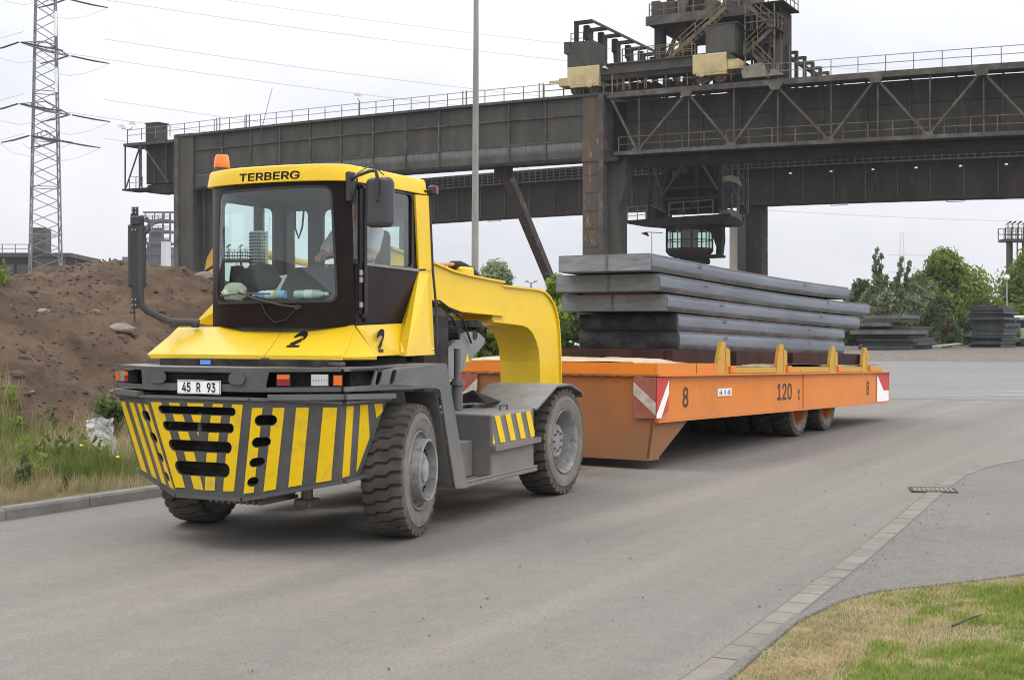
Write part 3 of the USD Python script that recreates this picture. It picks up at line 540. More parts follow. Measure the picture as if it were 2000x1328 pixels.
rw = thing('crane_runway', 'near dark steel crane runway with railing on top and a rusty column', 'crane runway', GLOC, GRZ)
edges = np.linspace(39.27, 0.03, 13); rows = [(19.62, 18.32), (18.30, 16.30), (16.28, 14.95)]
M['streak'] = mat('washed_plate', (0.037, 0.0365, 0.029), .85, alt=(0.066, 0.065, 0.053), scale=.6, lo=.4, hi=.66, detail=8, stretch=(1, 1, .3), dust=(0.34, 0.335, 0.335), dust_z=(16.35, 15.45), dust_fac=.85)
for i in range(12):
    for j, (zt, zb) in enumerate(rows):
        a, b = edges[i] - .07, edges[i + 1] + .07
        part('web_plate', loft([np.array([(.02 + RNG.normal(0, .01), w, zb + camber(w)), (.30, w, zb + camber(w)), (.30, w, zt + camber(w)), (.02, w, zt + camber(w))]) for w in (a, b)]), M['streak'] if j == 2 else M['gantry'], rw)
for w in edges[1:-1]: part('stiffener', loft([np.array([(u, w + s, z + camber(w)) for u, s in ((-.13, -.045), (.3, -.045), (.3, .045), (-.13, .045))]) for z in (14.9, 19.65)]), M['gantry_light'], rw)
for z in (18.31, 16.29): part('stiffener', beam_w(39.2, .1, -.10, .28, z + .04, z - .04), M['gantry_light'], rw)
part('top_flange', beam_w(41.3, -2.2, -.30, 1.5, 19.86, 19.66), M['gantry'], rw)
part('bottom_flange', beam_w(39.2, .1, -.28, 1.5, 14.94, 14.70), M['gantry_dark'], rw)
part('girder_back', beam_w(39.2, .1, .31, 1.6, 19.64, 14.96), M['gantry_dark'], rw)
# right half: the girder set back behind a truss walkway
wl = -46.0
for k in range(14):
    a = -2.7 - k * 3.1; part('web_plate', [beam_w(a, a - 3.02, 2.2, 2.5, 19.5, 17.95), beam_w(a, a - 3.02, 2.2, 2.5, 17.9, 15.1)], M['gantry'], rw)
    part('stiffener', loft([np.array([(u, a - 3.06 + s, z + camber(a)) for u, s in ((2.02, -.05), (2.5, -.05), (2.5, .05), (2.02, .05))]) for z in (15.1, 19.5)]), M['gantry_light'], rw)
part('stiffener', beam_w(-2.6, wl, 2.05, 2.45, 17.95, 17.87), M['gantry'], rw)
part('girder_back', beam_w(-1.0, wl, 2.52, 4.2, 19.5, 14.9), M['gantry_dark'], rw)
part('walkway_roof', beam_w(-2.2, wl, .25, 2.6, 19.80, 19.62), M['gantry'], rw)
part('top_chord', beam_w(-2.0, wl, -.2, .24, 19.82, 19.40), M['gantry_light'], rw)
part('bottom_chord', beam_w(-2.6, wl, -.2, .24, 15.25, 14.98), M['gantry_light'], rw)
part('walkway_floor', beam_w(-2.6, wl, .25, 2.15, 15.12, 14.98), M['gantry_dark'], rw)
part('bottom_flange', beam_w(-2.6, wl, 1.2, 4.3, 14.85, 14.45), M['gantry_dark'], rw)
nodes = [-2.3, -4.48, -8.48, -11.99, -15.3, -19.18, -22.45, -25.99, -29.5, -33.1, -36.6, -40.2, -43.7]
up = True
for a, b in zip(nodes[:-1], nodes[1:]):
    za, zb = (19.4, 15.2) if up else (15.2, 19.4); up = not up
    part('diagonal', bar((0, a, za + camber(a)), (0, b, zb + camber(b)), .16, .16), M['gantry_light'], rw)
for i, w in enumerate(nodes[1:]):
    part('gusset', extr(poly([(-.55, -.25), (.55, -.25), (.3, .25), (-.3, .25)]) if i % 2 == 0 else poly([(-.3, -.3), (.3, -.3), (.6, .2), (-.6, .2)]), (-.22, w, (15.2 if i % 2 == 0 else 19.35) + camber(w)), (0, -1, 0), (0, 0, 1), .04), M['gantry_light'], rw)
    part('hanger', bar((.1, w - .1, 15.2 + camber(w)), (.1, w - .1, 19.4 + camber(w)), .10), M['gantry_light'], rw)
tag(part('walkway_railing', railing([(.3, w, 15.25 + camber(w)) for w in np.linspace(-2.8, wl, 24)], 1.15, 1.75, (1.0, .5), .035), M['rail_yellow'], rw), kind='stuff')
tag(part('top_railing', railing([(-.1, w, 19.86 + camber(w)) for w in np.linspace(47.4, 3.5, 24)], 1.05, 1.75, (1.0, .52), .028) + railing([(-.1, w, 19.82 + camber(w)) for w in np.linspace(-15.5, wl, 20)], 1.12, 1.95, (1.0, .52), .028) + [bar((.1, w + s, 19.86 + camber(w)), (.1, w + s, 21.1 + camber(w)), .07) for w in (36.4, 33.0, 10.6, 3.6) for s in (0, .35)], M['pylon'], rw), kind='stuff')
tag(part('bay_railing', railing([(-.15, w, 19.86) for w in np.linspace(3.4, -15.4, 12)], 1.0, 1.7, (1.0, .52), .035) + [bar((-.2, w, 19.9), (-.2, w, 21.3), .06) for w in (-2.9, -3.35, -3.9, -4.6, -5.3)] + [bar((-.2, -3.9, z), (-.2, -5.3, z), .06) for z in (20.4, 20.9, 21.3)], M['rail_yellow'], rw), kind='stuff')
# columns
part('column', [box([-.2, -1.36, -1], [1.7, .03, 19.72]), box([-.26, -1.36, 14.6], [-.2, .1, 14.9])], M['leg_rust'], rw)
part('column_flange', box([-.32, -1.78, -1], [1.6, -1.37, 19.70]), M['gantry_light'], rw)
part('column_web', [box([.5, -2.6, -1], [2.4, -1.79, 14.9]), extr(poly([(0, 14.85), (.75, 14.85), (.55, 12.4), (0, 10.8)]), (.55, -2.6, 0), (0, -1, 0), (0, 0, 1), -1.2)], M['gantry'], rw)
part('knee_cap', box([-.3, -2.9, 14.52], [2.6, -1.8, 14.86]), M['gantry_dark'], rw)
part('column', [box([-.2, 39.3, -1], [1.5, 41.42, 19.55])], M['gantry'], rw)
part('column_flange', box([-.3, 40.95, -1], [-.2, 41.5, 19.5]), M['gantry_light'], rw)
part('column_web', [box([.9, 38.0, -1], [2.4, 39.3, 14.7]), box([.6, 38.6, -1], [.9, 38.8, 14.7]), extr(poly([(0, 14.7), (1.1, 14.7), (0, 11.9)]), (1.0, 38.0, 0), (0, -1, 0), (0, 0, 1), -1.0)], M['gantry'], rw)
for k in range(10): part('lacing', box([-.23, -1.2, 1.0 + k * 1.4], [-.205, -.15, 1.12 + k * 1.4]), M['leg_rust'], rw)
part('strut', bar((.9, 7.6, 14.8), (29.5, 14.6, .2), .75, .9), M['leg_rust'], rw)
part('strut_plate', box([.4, 7.0, 13.9], [1.4, 8.2, 14.7]), M['gantry_dark'], rw)
# the tail beyond the left column
part('tail_girder', [box([.2, 41.5, 15.2], [1.6, 45.3, 18.8])], M['gantry_dark'], rw)
for w in (42.8, 44.2): part('stiffener', box([.06, w - .05, 15.2], [.2, w + .05, 18.8]), M['gantry'], rw)
part('tail_platform', [box([-.4, 41.5, 18.82], [2, 47.65, 19.08])], M['gantry'], rw)
part('tail_floor', [box([-.4, 44.6, 14.66], [1.8, 47.8, 14.82]), extr(poly([(0, 15.1), (0, 14.4), (1.2, 14.25), (3.6, 14.4), (4.2, 15.1)]), (1.7, 45.2, 0), (0, -1, 0), (0, 0, 1), 1.5)], M['gantry_dark'], rw)
for a, b in (((-.3, 47.5, 14.8), (-.3, 47.5, 18.9)), ((-.3, 47.4, 14.9), (-.3, 45.6, 18.8)), ((-.3, 45.5, 14.9), (-.3, 45.5, 18.8)), ((-.3, 45.1, 18.6), (-.3, 42.2, 15.2)), ((1.6, 47.5, 14.8), (1.6, 47.5, 18.9))): part('tail_brace', bar(a, b, .11), M['gantry_light'], rw)
part('tail_box', [box([.2, 43.9, 19.09], [1.5, 45.4, 20.85]), box([.15, 43.8, 20.85], [1.6, 45.5, 20.95])], M['gantry'], rw)
tag(part('tail_railing', railing([(-.35, 46.9, 14.8), (-.35, 45.3, 14.8)], 1.1, .7, (1, .5), .03), M['pylon'], rw), kind='stuff')

# floodlights on the runway
def world_g(u, w, z): c, s = math.cos(math.radians(GRZ)), math.sin(math.radians(GRZ)); return (GLOC[0] + u * c - w * s, GLOC[1] + u * s + w * c, z)
def floodlight(label, loc, rz, arms, h):
    t = thing('floodlight', label, 'floodlight', loc, rz, 0, 'floodlights on the crane runway')
    part('mast', [tube([(0, 0, 0), (0, 0, h)], .05, 6)] + [tube([(0, 0, h), (a[0] * .8, a[1] * .8, h + .1), a + np.array([0, 0, h])], .035, 5) for a in np.array(arms)], M['pylon'], t)
    for a in arms:
        p = np.array(a) + [0, 0, h]; part('lamp_head', hull([p + [x, y, z] for x, y, z in ((-.35, -.25, .1), (.35, -.25, .1), (.35, .25, .28), (-.35, .25, .28), (-.2, 0, .42), (.2, .1, .45))]), M['cream'], t)
floodlight('pair of pale floodlights at the left tip of the crane runway', world_g(-.2, 47.3, 18.9), 30, [(-.55, 0, 0), (.45, 0, .35)], 1.5)
floodlight('single pale floodlight on a mast above the middle of the near runway railing', world_g(.8, 21.6, 19.6), 20, [(-.15, 0, .25)], 1.6)
floodlight('pale floodlight hanging by the railing just left of the crane carriage beam', world_g(-.25, -2.5, 19.6), 60, [(0, .5, .1)], 1.75)

# the far runway
fr = thing('crane_runway', 'dark far crane runway on the opposite side of the bay, seen below the near one', 'crane runway', world_g(38, 0, 0), GRZ)
for k in range(31):
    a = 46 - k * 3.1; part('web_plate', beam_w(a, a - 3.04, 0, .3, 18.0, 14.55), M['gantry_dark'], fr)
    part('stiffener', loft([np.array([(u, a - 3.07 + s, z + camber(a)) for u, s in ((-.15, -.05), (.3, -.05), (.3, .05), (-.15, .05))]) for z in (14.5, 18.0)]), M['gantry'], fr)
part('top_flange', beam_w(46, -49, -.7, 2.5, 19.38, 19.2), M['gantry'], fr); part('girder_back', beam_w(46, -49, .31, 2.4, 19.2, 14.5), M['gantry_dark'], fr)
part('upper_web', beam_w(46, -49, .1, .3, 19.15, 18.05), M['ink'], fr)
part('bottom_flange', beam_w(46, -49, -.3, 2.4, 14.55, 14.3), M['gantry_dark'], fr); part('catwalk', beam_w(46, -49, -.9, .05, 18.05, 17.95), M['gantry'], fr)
tag(part('conductor_racks', [bar((-.7, w, 18.0 + camber(w)), (-.7, w, 19.2 + camber(w)), .08) for w in np.arange(45, -49, -.75)] + [beam_w(46, -49, -.75, -.65, z + .05, z) for z in (18.35, 18.7, 19.0)], M['gantry'], fr), kind='stuff')
for w in (.26 - 1.28, 40.3, -41): part('column', [box([.1, w - 1.28, -1], [2.2, w + 1.28, 14.4])], M['gantry_dark'], fr); part('column_flange', box([-.05, w + .35, -1], [.1, w + 1.25, 13.4]), M['gantry'], fr)
part('column_web', box([1.2, .28, -1], [2.0, 1.5, 13.9]), M['cream'], fr)
for w in (29.5, 8.0, 2.9, -9.5, -20.6): part('hanger_loop', [bar((-.2, w, 14.3 + camber(w)), (-.2, w, 13.95 + camber(w)), .06), bar((-.2, w - 1.6, 14.3 + camber(w)), (-.2, w - 1.6, 13.95 + camber(w)), .06), bar((-.2, w, 13.95 + camber(w)), (-.2, w - 1.6, 13.95 + camber(w)), .06)], M['gantry'], fr)
for k in range(6): w = -5.6 - k * 4.1; part('lamp', hull([(-.95, w + a, 17.2 + camber(w) + b) for a, b in ((-.16, 0), (.16, 0), (.1, .14), (-.1, .14))] + [(-.8, w, 17.3 + camber(w))]), M['white'], fr)

# the crane itself
cr = thing('overhead_crane', 'dark slab crane on yellow bogies atop the near runway, operator cab hanging below', 'crane', GLOC, GRZ)
part('end_carriage', [box([-.3, -9.06, 21.18], [1.2, -1.52, 21.9]), box([-.45, -9.06, 21.9], [1.3, -1.52, 21.98])], M['gantry'], cr)
part('lower_girder', [box([-.25, -9.0, 20.75], [1.1, -1.6, 21.14])], M['gantry_dark'], cr)
for w0, w1 in ((-1.5, 1.2), (-11.75, -9.1)): part('bogie', [cbox([-.55, w0, 20.5], [1.4, w1, 21.95], .05), box([-.6, w0 + .02, 20.36], [1.3, w1 - .3, 20.5])], M['bogie'], cr)
part('buffer', [cbox([-.5, 1.22, 20.55], [1, 1.95, 21.2], .05), bar((.2, 1.9, 21.1), (.2, 3.1, 21.1), .16)], M['bogie'], cr); part('buffer', [cbox([-.5, -12.65, 20.75], [1, -11.77, 21.4], .05), box([-.55, -12.9, 20.68], [1, -11.77, 20.75])], M['bogie'], cr)
part('bogie_grille', extr(poly([(0, 0), (.75, 0), (0, .55)]), (-.5, -11.77, 21.42), (0, -1, 0), (0, 0, 1), .05), M['gantry'], cr)
for w in (.6, -.9, -9.75, -11.1): part('wheel', [cyl((-.2, w, 20.25), (.5, w, 20.25), .45, 20), cyl((-.35, w, 20.25), (-.2, w, 20.25), .22, 14)], M['leg_rust'], cr)
for w in (-.75, -9.85): part('axle_cap', [spun([(.30, 0), (.30, .1), (.16, .14), (0, .15)], (-.56, w, 20.55), (-1, 0, 0), 16)], M['bogie'], cr); 
part('rail_sweep', [hull([(u, w, z) for u in (-.3, .8) for w, z in ((-12.9, 19.95), (-14.6, 19.95), (-14.2, 21.0), (-12.7, 20.7))]), hull([(u, w, z) for u in (-.3, .8) for w, z in ((-14.7, 19.95), (-16.0, 19.95), (-15.1, 20.5))])], M['sweep'], cr)
part('drive_box', [box([.1, -.71, 21.98], [2.5, 1.49, 24.05]), box([.05, 1.2, 23.2], [2, 1.75, 24.1])], M['gantry'], cr)
part('electric_house', [box([.05, -12.15, 21.98], [2.6, -9.92, 24.15]), box([0, -12.4, 24.15], [2.7, -9.9, 24.22])], M['gantry'], cr)
for w in (.4, -11.0): part('bridge_girder', box([1.4, w - 1.0, 19.9], [39.5, w + 1.0, 21.8]), M['gantry_dark'], cr)
part('trolley_deck', [box([2.0, -13.2, 25.15], [11, -4.5, 25.75])], M['gantry'], cr)
part('deck_edge', [box([1.85, -13.2, 25.1], [1.99, -4.4, 25.8])], M['gantry_light'], cr)
part('underframe', [box([4.5, -12.6, 24.0], [10.5, -8.4, 25.1]), box([3.5, -11.8, 22.9], [8, -9.0, 24.0])], M['ink'], cr)
for u, w in ((2.5, -5.2), (2.6, -7.2), (9.5, -5.2), (9.5, -8), (2.6, -12.9), (6, -13)): part('tower_leg', box([u, w - .35, 21.9], [u + .8, w + .35, 25.15]), M['gantry_dark'], cr)
for a, b in (((2.6, -5.5, 22.0), (2.6, -6.9, 25.0)), ((3.6, -5.6, 22.0), (3.6, -6.3, 25)), ((9.4, -5.5, 22), (9.4, -7.9, 25))): part('tower_brace', bar(a, b, .18), M['gantry_dark'], cr)
part('deck_front', box([1.7, -9.5, 22.0], [8, -6.2, 22.5]), M['gantry_dark'], cr)
st = part('stair', [bar((u, -6.3, 22.1), (u, -11.1, 25.6), .12, .3) for u in (1.2, 1.9)], M['rail_yellow'], cr)
for k in range(13): t = (k + .5) / 13; part('tread', box([1.25, -6.3 - 4.8 * t - .12, 22.15 + 3.5 * t], [1.85, -6.3 - 4.8 * t + .12, 22.19 + 3.5 * t]), M['gantry_light'], st)
tag(part('stair_rail', [bar((u, -6.3, 23.0 - d), (u, -11.1, 26.5 - d), .07) for u in (1.15, 1.95) for d in (0, .45)] + [bar((u, -6.3 - 4.8 * t, 22.1 + 3.5 * t), (u, -6.3 - 4.8 * t, 23.0 + 3.5 * t), .07) for u in (1.15, 1.95) for t in (0, .25, .5, .75, 1)], M['rail_yellow'], cr), kind='stuff')
tag(part('railing', railing([(-.4, -3.4, 21.98), (-.4, -9.0, 21.98)], 1.0, 1.4, (1, .5), .035) + railing([(1.2, 1.7, 24.1), (1.2, .6, 24.1)], .9, .8, (1, .5), .03) + railing([(2.1, -4.6, 25.75), (2.1, -13, 25.75)], 1.05, 1.2, (1, .5), .035) + railing([(10.9, -4.6, 25.75), (10.9, -13, 25.75)], 1.05, 1.5, (1, .5), .035) + railing([(.3, -5.2, 21.98), (.3, -9, 21.98)], 1.0, .9, (1, .5), .035), M['rail_yellow'], cr), kind='stuff')
for lo, hi, m in (((2.6, -6.6, 25.76), (4.5, -4.9, 27.0), 'gantry'), ((3, -8.9, 25.76), (6, -7.0, 26.6), 'gantry_dark'), ((3, -12.6, 25.76), (6, -10.3, 27.6), 'gantry'), ((2.4, -12.7, 25.76), (3.0, -11.9, 28), 'gantry_light')): part('machinery', cbox(lo, hi, .08), M[m], cr)
part('winch_drum', cyl((3.5, -8.7, 26.8), (5.6, -8.7, 26.8), .6, 18), M['gantry_dark'], cr); part('winch_drum', cyl((3.5, -7.4, 26.9), (5.6, -7.4, 26.9), .6, 18), M['gantry_dark'], cr)
# stair tower on the right of the crab
tw = []
for z0, z1, wa, wb in ((20.2, 21.9, -14.9, -13.3), (21.9, 23.6, -12.6, -14.7), (23.6, 25.5, -14.9, -12.9)):
    part('tower_stair', [bar((u, wa, z0), (u, wb, z1), .1, .28) for u in (.9, 1.7)] + [box([.95, wa + (wb - wa) * t - .1, z0 + (z1 - z0) * t], [1.65, wa + (wb - wa) * t + .1, z0 + (z1 - z0) * t + .04]) for t in np.linspace(.08, .92, 7)], M['gantry_light'], cr)
    tw += [bar((u, wa, z0 + d), (u, wb, z1 + d), .07) for u in (.85, 1.75) for d in (.5, .95)] + [bar((u, wa + (wb - wa) * t, z0 + (z1 - z0) * t), (u, wa + (wb - wa) * t, z0 + (z1 - z0) * t + .95), .07) for u in (.85, 1.75) for t in (0, .5, 1)]
tag(part('tower_rail', tw + railing([(.8, -12.7, 23.7), (.8, -15.1, 23.7), (3, -15.1, 23.7)], 1.05, .9, (1, .5), .035) + railing([(.9, -13.4, 25.6), (.9, -15.5, 25.6), (5, -15.5, 25.6)], 1.05, 1, (1, .5), .03) + [bar((u, w, 19.9), (u, w, 25.6), .09) for u in (.9, 2.4) for w in (-12.7, -14.9)], M['rail_yellow'], cr), kind='stuff')
part('landing', [box([.8, -15.1, 23.6], [3, -12.6, 23.7]), box([.8, -15.6, 25.5], [5, -13.2, 25.6]), box([2.6, -15.0, 19.9], [5, -12.8, 25.4])], M['gantry_dark'], cr)
# festoon frames with their looped cables, running away over the bridge
for k in range(11):
    u = .3 + k * 2.75
    part('festoon_frame', [box([u, .72, 21.9], [u + .3, 1.0, 25.6]), box([u, -.5, 25.45], [u + .3, 1.0, 25.72]), bar((u + .15, .95, 22.6), (u + .15, 1.5, 21.9), .2)], M['gantry_dark'], cr)
    part('festoon_trolley', cbox([u + .4, -.05, 24.3], [u + .8, .42, 25.42], .06), M['gantry_dark'], cr)
    for j, q in enumerate((-.02, .12, .26, .40)):
        part('cable_loop', tube([(u + .5 + .1 * j, q, 24.8), (u + .55 + .1 * j, q - .05, 23.4 + .1 * j), (u + .8 + .1 * j, q - .1, 22.5 + .15 * j), (u + 1.1 + .1 * j, q - .06, 23.2), (u + 1.2 + .1 * j, q, 24.8)], .06, 5), M['rubber'], cr)
    uu = 1.2 + k * 2.3; th = .13 if k else .22
    part('festoon_post', [box([uu, -15.1 - th, 19.5], [uu + .25, -15.1 + th, 22.85]), box([uu, -15.1, 22.65], [uu + .25, -13.75, 22.87]), bar((uu + .12, -15.0, 22.0), (uu + .12, -14.4, 22.7), .14)], M['gantry'], cr)
part('festoon_rail', box([.3, -.52, 25.56], [30.5, -.38, 25.74]), M['gantry'], cr); part('festoon_rail', box([1.2, -14.6, 22.3], [27, -14.4, 22.6]), M['gantry'], cr)
part('cable_bundle', [tube([(u, w, 22.5), (u + .1, w - .05, 21.0), (u + .3, w, 20.0), (u + .5, w + .05, 21.2), (u + .6, w, 22.5)], .06, 5) for u, w in ((1.6, -14.0), (1.8, -14.3), (2.0, -13.7), (2.4, -14.1), (3.2, -14.2), (1.5, -13.4), (2.6, -13.5), (2.9, -13.9))], M['rubber'], cr)
# the hanging mast, platform and round glazed cab, halfway across the bay
U = 14.5
part('mast', [box([U - 1.2, -6.3, 11.6], [U + 1.2, -1.3, 19.5]), box([U - 1.7, -6.4, 13.6], [U + 1.6, -1.2, 14.4])], M['ink'], cr)
for w in (-.35, -1.6, -4.6, -6.7): part('mast_post', box([U - 1.9, w - .14, 11.9], [U - 1.6, w + .14, 19]), M['gantry_dark'], cr)
for a, b in (((-.3, 16.8), (-1.6, 13.0)), ((-1.7, 13.2), (-4.4, 16.9)), ((-4.4, 16.8), (-6.5, 13.3)), ((-.4, 12.3), (-1.9, 11.6))): part('mast_brace', bar((U - 1.95, *a), (U - 1.95, *b), .16), M['gantry'], cr)
part('mast_band', [box([U - 2, -6.9, z], [U - 1.95, -.2, z + .22]) for z in (12.6, 15.4, 13.5)], M['gantry_dark'], cr)
for u, w in ((U - 1.6, -6.75), (U - 1.6, -8.15), (U + .9, -8.15), (U + .9, -6.75)): part('lattice_post', box([u - .09, w - .09, 11.4], [u + .09, w + .09, 19.2]), M['gantry_light'], cr)
for z in (11.7, 13.9, 16.1):
    part('lattice_brace', bar((U - 1.6, -6.75, z), (U - 1.6, -8.15, z + 2.1), .1), M['gantry_light'], cr); part('lattice_brace', bar((U + .9, -6.75, z + 2.1), (U + .9, -8.15, z), .1), M['gantry_light'], cr)
for z in (13.4, 10.55): part('curved_plate', [extr(poly([(-.1, .35), (.75, .6), (1.5, .4), (1.8, -.1), (1.8, -.45), (1.4, -.1), (.7, .1), (-.1, -.05)]), (U - 1.75, -6.7, z + .5), (0, -1, 0), (0, 0, 1), .12)], M['sweep'], cr)
part('cab_platform', [extr(poly([(1.7, 11.0), (1.7, 10.75), (-1.0, 10.45), (-7.2, 10.45), (-7.6, 11.25), (-1, 11.1)]), (U - 2.2, 0, 0), (0, 1, 0), (0, 0, 1), 4.4), box([U - 2.0, -.9, 11.1], [U + 2, -.05, 12.0])], M['gantry_dark'], cr)
tag(part('platform_railing', railing([(U - 2.1, 1.6, 11.0), (U - 2.1, -.2, 11.1)], 1.15, .8, (1, .66, .33), .03) + railing([(U + 2.0, 1.6, 11.0), (U + 2.0, -.2, 11.1)], 1.15, .8, (1, .5), .03), M['pylon'], cr), kind='stuff')
tag(part('platform_railing', railing([(U - 2.3, -2.3, 11.2), (U - 2.3, -6.2, 11.3)], 1.15, 1.2, (1, .5), .05), M['rail_yellow'], cr), kind='stuff')
cc = (U - .2, -3.35)
cabp = part('operator_cab', [spun([(2.0, 8.55), (2.05, 8.3), (1.75, 7.95), (1.3, 7.75), (.4, 7.65)], (*cc, 0), (0, 0, 1), 20), spun([(2.0, 10.05), (2.05, 10.5)], (*cc, 0), (0, 0, 1), 20), cyl((*cc, 8.2), (*cc, 10.5), .75, 10)], M['gantry_dark'], cr)
part('cab_glazing', spun([(1.93, 8.5), (1.95, 10.1)], (*cc, 0), (0, 0, 1), 20), M['glass_far'], cabp)
for k in range(14): a = k * 2 * math.pi / 14; part('mullion', bar((cc[0] + 1.99 * math.cos(a), cc[1] + 1.99 * math.sin(a), 8.4), (cc[0] + 1.99 * math.cos(a), cc[1] + 1.99 * math.sin(a), 10.2), .09), M['gantry_dark'], cabp)
part('cab_ring', spun([(2.03, 9.2), (2.03, 9.28), (1.97, 9.28), (1.97, 9.2)], (*cc, 0), (0, 0, 1), 20), M['gantry_dark'], cabp)
part('tong_arm', [extr(poly([(-5.0, 10.4), (-6.4, 10.4), (-6.45, 9.2), (-6.25, 7.75), (-5.85, 7.75), (-5.9, 8.6), (-5.55, 9.6)]), (U - .6, 0, 0), (0, 1, 0), (0, 0, 1), .8)], M['gantry_dark'], cr)
part('tong_carriage', [cbox([U - 1, -6.2, 7.72], [U + 1, -4.0, 7.95], .04), cbox([U - .8, -4.9, 7.2], [U + .8, -2.6, 7.7], .1), cbox([U - .5, -2.6, 7.1], [U + .5, -1.9, 7.5], .1)], M['gantry_dark'], cr)
part('camera_lamp', [hull([(U - 2 + x, .05 + y, 9.75 + z) for x, y, z in ((-.2, -.35, -.15), (.2, -.35, -.15), (.2, .35, .1), (-.2, .3, .12), (0, -.2, .25))]), bar((U - 2, -.2, 9.95), (U - 2, -1.6, 9.85), .06), bar((U - 2, -.6, 9.95), (U - 2, -.6, 7.3), .04)], M['gantry_dark'], cr)

rc_ = np.random.default_rng(31)
for k in range(16):
    w = rc_.uniform(-8.6, -2.2); h = rc_.uniform(.3, .8); part('machinery', cbox([rc_.uniform(.4, 1.6), w, 19.9], [rc_.uniform(1.9, 3.0), w + rc_.uniform(.3, .8), 19.9 + h], .04), M['gantry_dark' if k % 3 else 'leg_rust'], cr)
for k in range(14):
    w = rc_.uniform(-14.6, -12.8); part('hanging_cable', tube([(rc_.uniform(.6, 2.4), w, 25.2), (rc_.uniform(.6, 2.4), w + rc_.normal(0, .15), 22.8), (rc_.uniform(.6, 2.4), w + rc_.normal(0, .2), 20.2)], .05, 5), M['rubber'], cr)
for k in range(12):
    w = -1.0 - k * .46; part('hoist_rope', bar((U - 1.4, w, 12.2), (U - 1.4, w + rc_.normal(0, .08), 19.2), .07), M['gantry_dark' if k % 2 else 'ink'], cr)
for k in range(9):
    w = rc_.uniform(-6.0, -1.2); z = rc_.uniform(11.4, 15.5); part('machinery', cbox([U - 1.9, w, z], [U - 1.2, w + rc_.uniform(.3, 1.0), z + rc_.uniform(.3, .9)], .04), M['gantry_dark' if k % 3 else 'gantry'], cr)
for k in range(7): part('deck_clutter', cbox([2.3 + rc_.uniform(0, 1), -5 - k * 1.15, 25.76], [3.6, -4.6 - k * 1.15 + rc_.uniform(0, .4), 26.2 + rc_.uniform(0, 1.6)], .05), M['gantry_dark' if k % 2 else 'gantry_light'], cr)

# ---------------------------------------------------------------- the terminal tractor; local x towards its left side (the side in view), y rearwards, z up
TLOC, TRZ = (-1.868, 11.667, 0), -25.0
tr = thing('terminal_tractor', 'yellow and grey heavy terminal tractor with striped front bumper and orange beacon', 'tractor', TLOC, TRZ)

